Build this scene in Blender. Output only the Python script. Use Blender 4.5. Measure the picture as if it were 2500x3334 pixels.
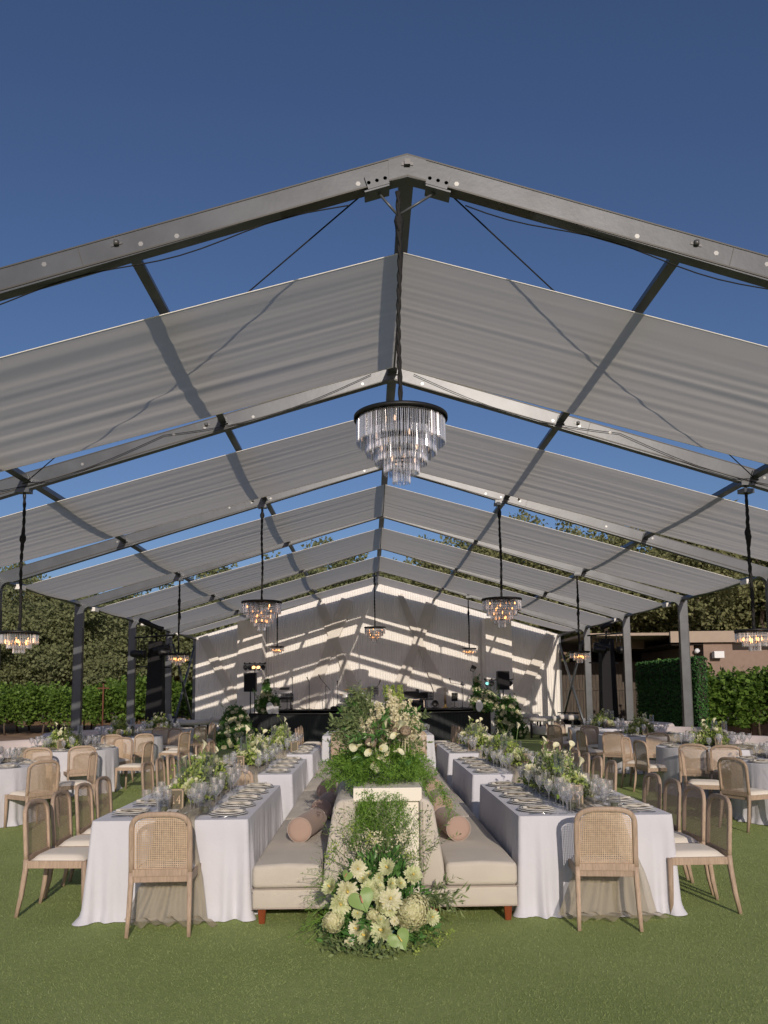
import bpy, math, random
import numpy as np
from mathutils import Vector, Matrix, Euler

# ------------------------------------------------------------------ camera, sky, sun, exposure
S = bpy.context.scene
for o in list(bpy.data.objects): bpy.data.objects.remove(o)
C = S.collection
CX, CH, YAW, PITCH, ROLL, F, SH = -0.3588, 1.75, 0.0188, 0.1060, -0.0099, 2670.3, 299.24
cam_d = bpy.data.cameras.new('camera'); cam = bpy.data.objects.new('camera', cam_d); C.objects.link(cam)
def _basis():
    cy, sy = math.cos(YAW), math.sin(YAW); cp, sp = math.cos(PITCH), math.sin(PITCH)
    f = Vector((sy*cp, cy*cp, sp)); r = Vector((cy, -sy, 0)); u = r.cross(f)
    return r*math.cos(ROLL)+u*math.sin(ROLL), u*math.cos(ROLL)-r*math.sin(ROLL), f
_r, _u, _f = _basis()
m = Matrix((( _r.x, _u.x, -_f.x, CX), (_r.y, _u.y, -_f.y, 0), (_r.z, _u.z, -_f.z, CH), (0, 0, 0, 1)))
cam.matrix_world = m
cam_d.sensor_fit = 'HORIZONTAL'; cam_d.sensor_width = 24; cam_d.lens = F/2500*24
cam_d.shift_y = SH/2500; cam_d.clip_start = 0.05; cam_d.clip_end = 2000
S.camera = cam
S.render.resolution_x, S.render.resolution_y = 768, 1024

TE = 0.337                                   # tangent of the sun's elevation
SUN = Vector((0.14, -1.0, TE)).normalized()  # towards the sun: behind the camera, a little right
w = bpy.data.worlds.new('World'); S.world = w; w.use_nodes = True
nt = w.node_tree; bg = nt.nodes['Background']; sky = nt.nodes.new('ShaderNodeTexSky')
sky.sky_type = 'NISHITA'; sky.sun_disc = False
sky.sun_elevation = math.asin(SUN.z); sky.sun_rotation = math.atan2(SUN.x, SUN.y)
sky.altitude = 300; sky.air_density = 1.0; sky.dust_density = 1.6; sky.ozone_density = 6.5
tint = nt.nodes.new('ShaderNodeMix'); tint.data_type = 'RGBA'; tint.blend_type = 'MULTIPLY'; tint.inputs[0].default_value = 1.0
nt.links.new(sky.outputs[0], tint.inputs[6]); tint.inputs[7].default_value = (1.12, 0.87, 0.82, 1); nt.links.new(tint.outputs[2], bg.inputs[0]); bg.inputs[1].default_value = 0.096
sd = bpy.data.lights.new('sun', 'SUN'); sd.energy = 3.0; sd.angle = math.radians(0.5); sd.color = (1.0, 0.88, 0.75)
sun = bpy.data.objects.new('sun', sd); C.objects.link(sun); sun.rotation_euler = SUN.to_track_quat('Z', 'Y').to_euler()
S.view_settings.view_transform = 'Standard'; S.view_settings.look = 'None'
S.view_settings.exposure = 0.05; S.view_settings.gamma = 1.0; S.view_settings.use_curve_mapping = False

PI = math.pi
rnd = random.Random(7)
# ------------------------------------------------------------------ materials
def new_mat(name):
    mt = bpy.data.materials.new(name); mt.use_nodes = True
    n = mt.node_tree; b = n.nodes['Principled BSDF']
    return mt, n, b
def setin(b, k, v):
    if k in b.inputs: b.inputs[k].default_value = v
def mat(name, col, rough=0.7, metal=0.0, var=0.0, vscale=5.0, bump=0.0, bscale=50.0, stretch=None, sheen=0.0, spec=0.4, obj_rand=0.0, two=None, sub=0.0):
    mt, n, b = new_mat(name)
    b.inputs['Base Color'].default_value = (*col, 1); setin(b, 'Roughness', rough); setin(b, 'Metallic', metal)
    setin(b, 'Specular IOR Level', spec); setin(b, 'Sheen Weight', sheen)
    tc = n.nodes.new('ShaderNodeTexCoord'); mp = n.nodes.new('ShaderNodeMapping')
    n.links.new(tc.outputs['Object'], mp.inputs[0])
    if stretch: mp.inputs['Scale'].default_value = stretch
    if var > 0 or two:
        nz = n.nodes.new('ShaderNodeTexNoise'); nz.inputs['Scale'].default_value = vscale; nz.inputs['Detail'].default_value = 6
        n.links.new(mp.outputs[0], nz.inputs['Vector'])
        rp = n.nodes.new('ShaderNodeValToRGB')
        rp.color_ramp.elements[0].position = 0.35; rp.color_ramp.elements[1].position = 0.65
        if two: a, c2 = col, two
        else: a = tuple(max(0, c*(1-var)) for c in col); c2 = tuple(min(1, c*(1+var)) for c in col)
        rp.color_ramp.elements[0].color = (*a, 1); rp.color_ramp.elements[1].color = (*c2, 1)
        n.links.new(nz.outputs['Fac'], rp.inputs[0]); out = rp.outputs[0]
        n.links.new(out, b.inputs['Base Color'])
    if bump > 0:
        nb = n.nodes.new('ShaderNodeTexNoise'); nb.inputs['Scale'].default_value = bscale; nb.inputs['Detail'].default_value = 4
        n.links.new(mp.outputs[0], nb.inputs['Vector'])
        bp = n.nodes.new('ShaderNodeBump'); bp.inputs['Strength'].default_value = bump; bp.inputs['Distance'].default_value = 0.02
        n.links.new(nb.outputs['Fac'], bp.inputs['Height']); n.links.new(bp.outputs[0], b.inputs['Normal'])
    return mt
def leaf_mat(name, a, c, trans=0.35, scale=3.0, rough=0.5, third=None, rand=0.55):
    """leaf: diffuse + light through it; colour varies from leaf to leaf and clump to clump"""
    mt, n, b = new_mat(name); setin(b, 'Roughness', rough); setin(b, 'Specular IOR Level', 0.35)
    geo = n.nodes.new('ShaderNodeNewGeometry'); tc = n.nodes.new('ShaderNodeTexCoord')
    nz = n.nodes.new('ShaderNodeTexNoise'); nz.inputs['Scale'].default_value = scale; nz.inputs['Detail'].default_value = 3
    n.links.new(tc.outputs['Object'], nz.inputs['Vector'])
    ad = n.nodes.new('ShaderNodeMath'); ad.operation = 'MULTIPLY_ADD'; ad.inputs[1].default_value = rand
    n.links.new(geo.outputs['Random Per Island'], ad.inputs[0]); 
    ml = n.nodes.new('ShaderNodeMath'); ml.operation = 'MULTIPLY'; ml.inputs[1].default_value = 0.6
    n.links.new(nz.outputs['Fac'], ml.inputs[0]); n.links.new(ml.outputs[0], ad.inputs[2])
    rp = n.nodes.new('ShaderNodeValToRGB'); rp.color_ramp.elements[0].position = 0.2; rp.color_ramp.elements[1].position = 0.85
    rp.color_ramp.elements[0].color = (*a, 1); rp.color_ramp.elements[1].color = (*c, 1)
    if third:
        e = rp.color_ramp.elements.new(0.97); e.color = (*third, 1)
    n.links.new(ad.outputs[0], rp.inputs[0]); n.links.new(rp.outputs[0], b.inputs['Base Color'])
    tr = n.nodes.new('ShaderNodeBsdfTranslucent'); n.links.new(rp.outputs[0], tr.inputs[0])
    mx = n.nodes.new('ShaderNodeMixShader'); mx.inputs[0].default_value = trans
    n.links.new(b.outputs[0], mx.inputs[1]); n.links.new(tr.outputs[0], mx.inputs[2])
    n.links.new(mx.outputs[0], n.nodes['Material Output'].inputs[0])
    return mt
def cloth_mat(name, col, trans=0.0, alpha=1.0, rough=0.9, bump=0.15, bscale=300, var=0.03, wrinkle=0.0):
    mt = mat(name, col, rough, var=var, vscale=2.0, bump=bump, bscale=bscale, spec=0.15, sheen=0.1)
    n = mt.node_tree; b = n.nodes['Principled BSDF']; last = b.outputs[0]
    if wrinkle > 0:
        tc = n.nodes.new('ShaderNodeTexCoord'); nz = n.nodes.new('ShaderNodeTexNoise'); nz.inputs['Scale'].default_value = 7; nz.inputs['Detail'].default_value = 3
        nz.inputs['Distortion'].default_value = 1.2
        n.links.new(tc.outputs['Object'], nz.inputs['Vector']); bp = n.nodes.new('ShaderNodeBump'); bp.inputs['Strength'].default_value = wrinkle; bp.inputs['Distance'].default_value = 0.05
        n.links.new(nz.outputs['Fac'], bp.inputs['Height']); n.links.new(bp.outputs[0], b.inputs['Normal'])
    if trans > 0:
        tr = n.nodes.new('ShaderNodeBsdfTranslucent'); tr.inputs[0].default_value = (*col, 1)
        mx = n.nodes.new('ShaderNodeMixShader'); mx.inputs[0].default_value = trans
        n.links.new(last, mx.inputs[1]); n.links.new(tr.outputs[0], mx.inputs[2]); last = mx.outputs[0]
    if alpha < 1:
        tp = n.nodes.new('ShaderNodeBsdfTransparent'); mx = n.nodes.new('ShaderNodeMixShader'); mx.inputs[0].default_value = alpha
        n.links.new(tp.outputs[0], mx.inputs[1]); n.links.new(last, mx.inputs[2]); last = mx.outputs[0]
    n.links.new(last, n.nodes['Material Output'].inputs[0])
    return mt
def glass_mat(name, tint=(0.93, 0.95, 0.97), lo=0.06, hi=0.75, body=0.05, rough=0.02):
    """thin clear glass: see-through face on, mirror-like at the rim"""
    mt = bpy.data.materials.new(name); mt.use_nodes = True; n = mt.node_tree; n.nodes.remove(n.nodes['Principled BSDF'])
    tp = n.nodes.new('ShaderNodeBsdfTransparent'); tp.inputs[0].default_value = (*tint, 1)
    gl = n.nodes.new('ShaderNodeBsdfGlossy'); gl.inputs['Roughness'].default_value = rough; gl.inputs[0].default_value = (0.92, 0.90, 0.88, 1)
    lw = n.nodes.new('ShaderNodeLayerWeight'); lw.inputs[0].default_value = 0.45
    mr = n.nodes.new('ShaderNodeMapRange'); mr.inputs['To Min'].default_value = lo; mr.inputs['To Max'].default_value = hi
    n.links.new(lw.outputs['Facing'], mr.inputs[0])
    mx = n.nodes.new('ShaderNodeMixShader'); n.links.new(mr.outputs[0], mx.inputs[0])
    n.links.new(tp.outputs[0], mx.inputs[1]); n.links.new(gl.outputs[0], mx.inputs[2])
    df = n.nodes.new('ShaderNodeBsdfDiffuse'); df.inputs[0].default_value = (0.85, 0.85, 0.85, 1)
    m2 = n.nodes.new('ShaderNodeMixShader'); m2.inputs[0].default_value = body
    n.links.new(mx.outputs[0], m2.inputs[1]); n.links.new(df.outputs[0], m2.inputs[2])
    n.links.new(m2.outputs[0], n.nodes['Material Output'].inputs[0])
    return mt
def emit_mat(name, col, s):
    mt = bpy.data.materials.new(name); mt.use_nodes = True; n = mt.node_tree; n.nodes.remove(n.nodes['Principled BSDF'])
    e = n.nodes.new('ShaderNodeEmission'); e.inputs[0].default_value = (*col, 1); e.inputs[1].default_value = s
    n.links.new(e.outputs[0], n.nodes['Material Output'].inputs[0]); return mt

def wood_mat(name, col, scale=6):
    mt, n, b = new_mat(name); setin(b, 'Roughness', 0.55); setin(b, 'Specular IOR Level', 0.3)
    tc = n.nodes.new('ShaderNodeTexCoord'); mp = n.nodes.new('ShaderNodeMapping'); mp.inputs['Scale'].default_value = (14, 14, 1.6)
    oi = n.nodes.new('ShaderNodeObjectInfo'); hs = n.nodes.new('ShaderNodeHueSaturation'); mr = n.nodes.new('ShaderNodeMapRange'); mr.inputs['To Min'].default_value = 0.80; mr.inputs['To Max'].default_value = 1.08
    n.links.new(oi.outputs['Random'], mr.inputs[0]); n.links.new(mr.outputs[0], hs.inputs['Value'])
    nz = n.nodes.new('ShaderNodeTexNoise'); nz.inputs['Scale'].default_value = scale; nz.inputs['Detail'].default_value = 8; nz.inputs['Distortion'].default_value = 1.0
    rp = n.nodes.new('ShaderNodeValToRGB'); rp.color_ramp.elements[0].position = 0.3; rp.color_ramp.elements[1].position = 0.7
    rp.color_ramp.elements[0].color = (*[c*0.72 for c in col], 1); rp.color_ramp.elements[1].color = (*[min(1, c*1.12) for c in col], 1)
    n.links.new(tc.outputs['Object'], mp.inputs[0]); n.links.new(mp.outputs[0], nz.inputs['Vector']); n.links.new(nz.outputs['Fac'], rp.inputs[0])
    n.links.new(rp.outputs[0], hs.inputs['Color']); n.links.new(hs.outputs[0], b.inputs['Base Color']); return mt
def cane_mat(name, col):
    """woven cane: round openings on a 13 mm grid, cut right through"""
    mt = mat(name, col, 0.6, var=0.12, vscale=40)
    n = mt.node_tree; b = n.nodes['Principled BSDF']
    tc = n.nodes.new('ShaderNodeTexCoord'); sx = n.nodes.new('ShaderNodeSeparateXYZ'); n.links.new(tc.outputs['Object'], sx.inputs[0])
    def cell(sock):
        a = n.nodes.new('ShaderNodeMath'); a.operation = 'MULTIPLY'; a.inputs[1].default_value = 1/0.0135; n.links.new(sock, a.inputs[0])
        f = n.nodes.new('ShaderNodeMath'); f.operation = 'FRACT'; n.links.new(a.outputs[0], f.inputs[0])
        s = n.nodes.new('ShaderNodeMath'); s.operation = 'SUBTRACT'; s.inputs[1].default_value = 0.5; n.links.new(f.outputs[0], s.inputs[0])
        p = n.nodes.new('ShaderNodeMath'); p.operation = 'POWER'; p.inputs[1].default_value = 2
        ab = n.nodes.new('ShaderNodeMath'); ab.operation = 'ABSOLUTE'; n.links.new(s.outputs[0], ab.inputs[0]); n.links.new(ab.outputs[0], p.inputs[0]); return p.outputs[0]
    ad = n.nodes.new('ShaderNodeMath'); ad.operation = 'ADD'; n.links.new(cell(sx.outputs[0]), ad.inputs[0]); n.links.new(cell(sx.outputs[2]), ad.inputs[1])
    gt = n.nodes.new('ShaderNodeMath'); gt.operation = 'GREATER_THAN'; gt.inputs[1].default_value = 0.325**2; n.links.new(ad.outputs[0], gt.inputs[0])
    tp = n.nodes.new('ShaderNodeBsdfTransparent'); mx = n.nodes.new('ShaderNodeMixShader')
    n.links.new(gt.outputs[0], mx.inputs[0]); n.links.new(tp.outputs[0], mx.inputs[1]); n.links.new(b.outputs[0], mx.inputs[2])
    n.links.new(mx.outputs[0], n.nodes['Material Output'].inputs[0]); return mt

M = dict(
    turf=None,
    steel=mat('grey_painted_aluminium', (0.088, 0.096, 0.106), 0.36, 0.15, var=0.12, vscale=3, bump=0.03, bscale=20),
    steel2=mat('galvanised_bolts', (0.12, 0.12, 0.12), 0.36, 0.3),
    boltm=mat('bright_bolt_heads', (0.27, 0.27, 0.26), 0.35, 0.4), dimbulb=emit_mat('dim_bulb', (1.0, 0.62, 0.38), 1.6),
    flange=mat('dark_flange', (0.07, 0.068, 0.062), 0.5, 0.2),
    black=mat('black_powder_coat', (0.012, 0.012, 0.013), 0.5),
    blackmatte=mat('black_cloth', (0.012, 0.012, 0.014), 0.9),
    cable=mat('black_cable_sleeve', (0.012, 0.012, 0.012), 0.8, bump=0.4, bscale=60),
    shade=cloth_mat('white_roof_fabric', (0.75, 0.71, 0.65), trans=0.58, bump=0.0),
    drape=cloth_mat('white_voile_drape', (0.87, 0.84, 0.79), trans=0.05, bump=0.0),
    sash=cloth_mat('sheer_sash', (0.76, 0.72, 0.66), trans=0.05, alpha=0.95, bump=0.0),
    panel=cloth_mat('smooth_white_panel', (0.82, 0.78, 0.73), bump=0.0),
    cloth=cloth_mat('white_linen', (0.56, 0.56, 0.60), bump=0.1, bscale=400, wrinkle=0.12),
    gauze=cloth_mat('olive_gauze', (0.40, 0.35, 0.25), trans=0.25, alpha=0.66, bump=0.3, bscale=60),
    wood=wood_mat('limed_oak', (0.42, 0.312, 0.228)),
    cane=cane_mat('woven_cane', (0.50, 0.37, 0.25)),
    seat=cloth_mat('cream_seat_fabric', (0.72, 0.66, 0.57), bump=0.1),
    bench=cloth_mat('oatmeal_upholstery', (0.56, 0.51, 0.435), bump=0.5, bscale=220, var=0.07),
    piping=cloth_mat('oatmeal_piping', (0.47, 0.39, 0.33)),
    bolster=cloth_mat('dusty_pink_velvet', (0.37, 0.265, 0.215), bump=0.1, var=0.05),
    redwood=mat('stained_wood_leg', (0.19, 0.045, 0.015), 0.3, var=0.15, vscale=8, stretch=(4, 4, 0.5)),
    planter=mat('cream_painted_box', (0.75, 0.70, 0.60), 0.6),
    glass=glass_mat('clear_glass', (0.96, 0.965, 0.975), 0.12, 0.85, 0.07),
    vglass=glass_mat('vase_glass', (0.965, 0.97, 0.96), 0.03, 0.4, 0.0),
    crystal=glass_mat('crystal_prism', (0.84, 0.87, 0.93), 0.22, 0.85, 0.20, 0.05),
    candle=mat('olive_candle', (0.09, 0.10, 0.055), 0.6),
    china=mat('white_china', (0.72, 0.70, 0.67), 0.25),
    charger=mat('pewter_charger', (0.62, 0.62, 0.61), 0.3, 0.1),
    silver=mat('silver_cutlery', (0.6, 0.6, 0.6), 0.18, 1.0),
    napkin=cloth_mat('grey_beige_napkin', (0.60, 0.57, 0.50)),
    paper=mat('cream_card', (0.72, 0.67, 0.58), 0.7),
    card=mat('olive_brown_card', (0.095, 0.078, 0.042), 0.6),
    gold=mat('rose_gold_print', (0.80, 0.60, 0.42), 0.5),
    bulb=emit_mat('amber_bulb', (1.0, 0.40, 0.11), 7),
    lampy=emit_mat('warm_lamp', (1.0, 0.5, 0.2), 3.0),
    lampc=emit_mat('cyan_lamp', (0.35, 0.9, 0.85), 1.2),
    facade=mat('black_fluted_panel', (0.028, 0.032, 0.034), 0.55),
    boucle=cloth_mat('white_boucle', (0.66, 0.62, 0.58), bump=0.6, bscale=120),
    sofa=cloth_mat('pinkish_white_sofa', (0.66, 0.58, 0.56), bump=0.1),
    oak=leaf_mat('oak_leaves', (0.165, 0.19, 0.085), (0.33, 0.355, 0.18), 0.45, 0.9, rough=0.8, rand=0.35),
    oak2=leaf_mat('oak_leaves_yellowing', (0.16, 0.18, 0.075), (0.37, 0.37, 0.18), 0.45, 0.9, rough=0.8, rand=0.4),
    vine=leaf_mat('vine_leaves', (0.05, 0.10, 0.016), (0.19, 0.31, 0.055), 0.38, 1.2),
    bark=mat('oak_bark', (0.10, 0.075, 0.055), 0.9, var=0.4, vscale=3, bump=0.6, bscale=12, stretch=(1, 1, 0.3)),
    hedge=leaf_mat('boxwood_mat', (0.02, 0.07, 0.02), (0.07, 0.18, 0.045), 0.15, 2.0),
    fern=leaf_mat('asparagus_fern', (0.075, 0.17, 0.02), (0.24, 0.42, 0.07), 0.35, 5.0),
    olive=leaf_mat('olive_leaves', (0.07, 0.12, 0.045), (0.27, 0.33, 0.14), 0.25, 8.0, rough=0.8),
    ruscus=leaf_mat('glossy_leaves', (0.03, 0.10, 0.02), (0.13, 0.27, 0.07), 0.2, 8.0, rough=0.3),
    lime=leaf_mat('lime_foliage', (0.16, 0.28, 0.04), (0.45, 0.52, 0.14), 0.3, 8.0, rough=0.8),
    stem=mat('green_stem', (0.10, 0.16, 0.04), 0.6),
    petal=leaf_mat('cream_petals', (0.68, 0.68, 0.42), (0.85, 0.83, 0.66), 0.3, 10.0),
    petalg=leaf_mat('green_white_petals', (0.50, 0.56, 0.27), (0.80, 0.80, 0.55), 0.3, 20.0),
    delph=leaf_mat('white_florets', (0.66, 0.62, 0.38), (0.85, 0.80, 0.60), 0.3, 10.0),
    hydr=leaf_mat('hydrangea_florets', (0.56, 0.60, 0.32), (0.80, 0.75, 0.50), 0.35, 3.0),
    calla=leaf_mat('calla_spathe', (0.72, 0.70, 0.44), (0.80, 0.78, 0.56), 0.25, 3.0),
    anth=leaf_mat('anthurium_spathe', (0.15, 0.27, 0.06), (0.27, 0.38, 0.13), 0.15, 6.0, rough=0.42),
    spadix=mat('pink_spadix', (0.55, 0.22, 0.14), 0.5),
    yellow=mat('yellow_centre', (0.72, 0.55, 0.14), 0.7, bump=0.5, bscale=200),
    queen=mat('dusty_flower_head', (0.36, 0.28, 0.20), 0.9, var=0.3, vscale=60, bump=0.8, bscale=150),
    taupe=mat('taupe_stucco', (0.26, 0.185, 0.145), 0.85, var=0.05, bump=0.1, bscale=80),
    fascia=mat('taupe_fascia', (0.36, 0.285, 0.22), 0.7, var=0.04),
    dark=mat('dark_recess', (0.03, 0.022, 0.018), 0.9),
    fence=mat('weathered_fence_boards', (0.075, 0.06, 0.048), 0.85, var=0.3, vscale=4, stretch=(6, 1, 0.6)),
    brass=mat('brass', (0.55, 0.36, 0.12), 0.3, 0.9),
    white=mat('white_plastic', (0.75, 0.75, 0.75), 0.4),
    foam=mat('teal_flower_tray', (0.02, 0.09, 0.11), 0.6),
    rust=mat('rusty_steel', (0.13, 0.05, 0.03), 0.9),
)

# ------------------------------------------------------------------ mesh helpers
def V(*a): return Vector(a)
class MB:
    def __init__(s): s.v = []; s.f = []; s.sm = []
    def add(s, vs, fs, smooth=False):
        b = len(s.v); s.v += [tuple(p) for p in vs]; s.f += [tuple(i+b for i in f) for f in fs]; s.sm += [smooth]*len(fs); return s
    def box(s, c, d, R=None, taper=None):
        x, y, z = d[0]/2, d[1]/2, d[2]/2; tx, ty = taper or (1, 1)
        p = [V(-x*tx, -y*ty, -z), V(x*tx, -y*ty, -z), V(x*tx, y*ty, -z), V(-x*tx, y*ty, -z), V(-x, -y, z), V(x, -y, z), V(x, y, z), V(-x, y, z)]
        if R is not None: p = [R @ q for q in p]
        c = V(*c); p = [q+c for q in p]
        return s.add(p, [(0, 3, 2, 1), (4, 5, 6, 7), (0, 1, 5, 4), (1, 2, 6, 5), (2, 3, 7, 6), (3, 0, 4, 7)])
    def sweep(s, pts, secs, closed=False, cap=True, smooth=True, up=None):
        """secs: list of (a,b) half-sizes or one; superellipse section"""
        n = len(pts); pts = [V(*p) for p in pts]; K = 10; base = len(s.v); vs = []; fs = []
        prev = None
        for i, p in enumerate(pts):
            t = (pts[(i+1) % n]-pts[i-1]) if closed else (pts[min(i+1, n-1)]-pts[max(i-1, 0)])
            t.normalize()
            ref = V(*up) if up else (prev if prev is not None else (V(0, 0, 1) if abs(t.z) < 0.9 else V(1, 0, 0)))
            a = (ref - t*ref.dot(t))
            if a.length < 1e-6: a = t.orthogonal()
            a.normalize(); prev = a; b = t.cross(a)
            sa, sb, q = secs[i] if isinstance(secs, list) else secs
            for k in range(K):
                th = 2*PI*(k+0.5)/K; cc, ss = math.cos(th), math.sin(th)
                vs.append(p + a*(sa*math.copysign(abs(cc)**q, cc)) + b*(sb*math.copysign(abs(ss)**q, ss)))
        for i in range(n if closed else n-1):
            for k in range(K):
                a0 = i*K+k; a1 = i*K+(k+1) % K; j = (i+1) % n
                fs.append((a0, a1, j*K+(k+1) % K, j*K+k))
        if cap and not closed:
            fs.append(tuple(range(K-1, -1, -1))); fs.append(tuple((n-1)*K+k for k in range(K)))
        return s.add(vs, fs, smooth)
    def tube(s, pts, r, n=6, cap=True):
        pts = [V(*p) for p in pts]; N = len(pts); vs = []; fs = []; prev = None
        for i, p in enumerate(pts):
            t = pts[min(i+1, N-1)]-pts[max(i-1, 0)]
            if t.length < 1e-9: t = V(0, 0, 1)
            t.normalize(); ref = prev if prev is not None else (V(0, 0, 1) if abs(t.z) < 0.9 else V(1, 0, 0))
            a = ref - t*ref.dot(t)
            if a.length < 1e-6: a = t.orthogonal()
            a.normalize(); prev = a; b = t.cross(a); rr = r[i] if isinstance(r, (list, tuple)) else r
            for k in range(n):
                th = 2*PI*k/n; vs.append(p+a*(rr*math.cos(th))+b*(rr*math.sin(th)))
        for i in range(N-1):
            for k in range(n): fs.append((i*n+k, i*n+(k+1) % n, (i+1)*n+(k+1) % n, (i+1)*n+k))
        if cap: fs += [tuple(range(n-1, -1, -1)), tuple((N-1)*n+k for k in range(n))]
        return s.add(vs, fs, n > 4)
    def lathe(s, prof, c=(0, 0, 0), n=16, smooth=True, R=None):
        vs = []; fs = []; c = V(*c)
        for r, z in prof:
            for k in range(n):
                th = 2*PI*k/n; q = V(r*math.cos(th), r*math.sin(th), z)
                vs.append((R @ q if R is not None else q)+c)
        for i in range(len(prof)-1):
            for k in range(n): fs.append((i*n+k, i*n+(k+1) % n, (i+1)*n+(k+1) % n, (i+1)*n+k))
        return s.add(vs, fs, smooth)
    def prism(s, poly, y0, y1):      # polygon in XZ, extruded along Y
        n = len(poly); vs = [V(x, y0, z) for x, z in poly]+[V(x, y1, z) for x, z in poly]
        fs = [tuple(range(n)), tuple(range(2*n-1, n-1, -1))]+[(i, i+n, (i+1) % n+n, (i+1) % n) for i in range(n)]
        return s.add(vs, fs)
    def arr(s, vs, fs, smooth=False):
        b = len(s.v); s.v += vs.tolist(); s.f += (fs+b).tolist(); s.sm += [smooth]*len(fs); return s
def build(name, mb, material, parent=None, bevel=0.0, label=None):
    me = bpy.data.meshes.new(name); me.from_pydata([tuple(p) for p in mb.v], [], mb.f)
    me.polygons.foreach_set('use_smooth', mb.sm); me.update()
    if material: me.materials.append(material)
    o = bpy.data.objects.new(name, me); C.objects.link(o)
    if parent: o.parent = parent
    if label: o['label'] = label
    if bevel:
        md = o.modifiers.new('bevel', 'BEVEL'); md.width = bevel; md.segments = 2; md.limit_method = 'ANGLE'
    return o
def tag(o, label, cat, group=None):
    o['label'] = label; o['category'] = cat
    if group: o['group'] = group
    return o
def thing(name, label, cat, loc=(0, 0, 0), rz=0, group=None):
    o = bpy.data.objects.new(name, None); o.empty_display_size = 0.1; C.objects.link(o); o.location = loc; o.rotation_euler = (0, 0, rz)
    return tag(o, label, cat, group)
KIDS = {}
def dup(root, loc, rz=0, label=None, group=None, sc=None):
    r = root.copy(); C.objects.link(r); r.location = loc; r.rotation_euler = (0, 0, rz)
    if label: r['label'] = label
    if group: r['group'] = group
    if sc: r.scale = sc if isinstance(sc, tuple) else (sc,)*3
    if root not in KIDS: KIDS[root] = [(ch, list(ch.children)) for ch in root.children]
    for ch, gs in KIDS[root]:
        c = ch.copy(); C.objects.link(c); c.parent = r
        for g in gs:
            d = g.copy(); C.objects.link(d); d.parent = c
    return r
class Maker:
    """first use hands out the prototype itself, later uses copies of it"""
    def __init__(s, root): s.r = root; s.used = False
    def put(s, loc, rz=0, label=None, group=None, sc=None):
        if not s.used:
            s.used = True; o = s.r; o.location = loc; o.rotation_euler = (0, 0, rz)
            if sc: o.scale = sc if isinstance(sc, tuple) else (sc,)*3
            if label: o['label'] = label
            if group: o['group'] = group
            s.proto = o; return o
        return dup(s.proto, loc, rz, label, group, sc or (1, 1, 1))
def structure(o): o['kind'] = 'structure'; return o
def rotz(a): return Matrix.Rotation(a, 3, 'Z')

# leaves as arrays -------------------------------------------------
def leaf_arr(rng, P, size, D=None, width=0.45, curl=0.15, jit=0.35):
    """one pointed leaf (two folded quads=4 tris merged to 2 quads) at each point; D: main direction or None"""
    n = len(P); sz = size*(1+jit*(rng.random(n)*2-1))
    if D is None:
        D = rng.normal(size=(n, 3))
    D = D/np.maximum(np.linalg.norm(D, axis=1, keepdims=True), 1e-6)
    Q = rng.normal(size=(n, 3)); U = np.cross(D, Q); U /= np.maximum(np.linalg.norm(U, axis=1, keepdims=True), 1e-6)
    N = np.cross(U, D); s = sz[:, None]
    a = P; b = P+D*s*0.45+U*s*width*0.5+N*s*curl*0.4; c = P+D*s+N*s*-curl*0.3; d = P+D*s*0.45-U*s*width*0.5+N*s*curl*0.4
    vs = np.stack([a, b, c, d], 1).reshape(-1, 3); i = np.arange(n)*4
    return vs, np.stack([i, i+1, i+2, i+3], 1)
def addleaves(mb, rng, P, size, D=None, **k):
    if len(P) == 0: return mb
    vs, fs = leaf_arr(rng, np.asarray(P, float), size, D, **k); return mb.arr(vs, fs)
def sprig(mb, rng, base, dirv, length, nleaf, lsize, width=0.4, droop=0.3, stem=True, r=0.0025):
    d = V(*dirv).normalized(); p = V(*base); pts = [p.copy()]
    for i in range(8):
        d = (d + V(rng.normal()*0.12, rng.normal()*0.12, rng.normal()*0.08-droop/8)).normalized(); p = p+d*(length/8); pts.append(p.copy())
    if stem: mb.tube(pts, [r*(1-0.07*i) for i in range(9)], 4)
    P = []; D = []
    for k in range(nleaf):
        t = (k+1)/nleaf*8; i = min(int(t), 7); q = pts[i].lerp(pts[i+1], min(t-i, 1)); dd = (pts[i+1]-pts[i]).normalized()
        side = dd.cross(V(*rng.normal(size=3))).normalized(); P.append(q); D.append(dd*0.6+side*0.8)
    addleaves(mb, rng, np.array(P), lsize, np.array(D), width=width)
    return pts

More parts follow.
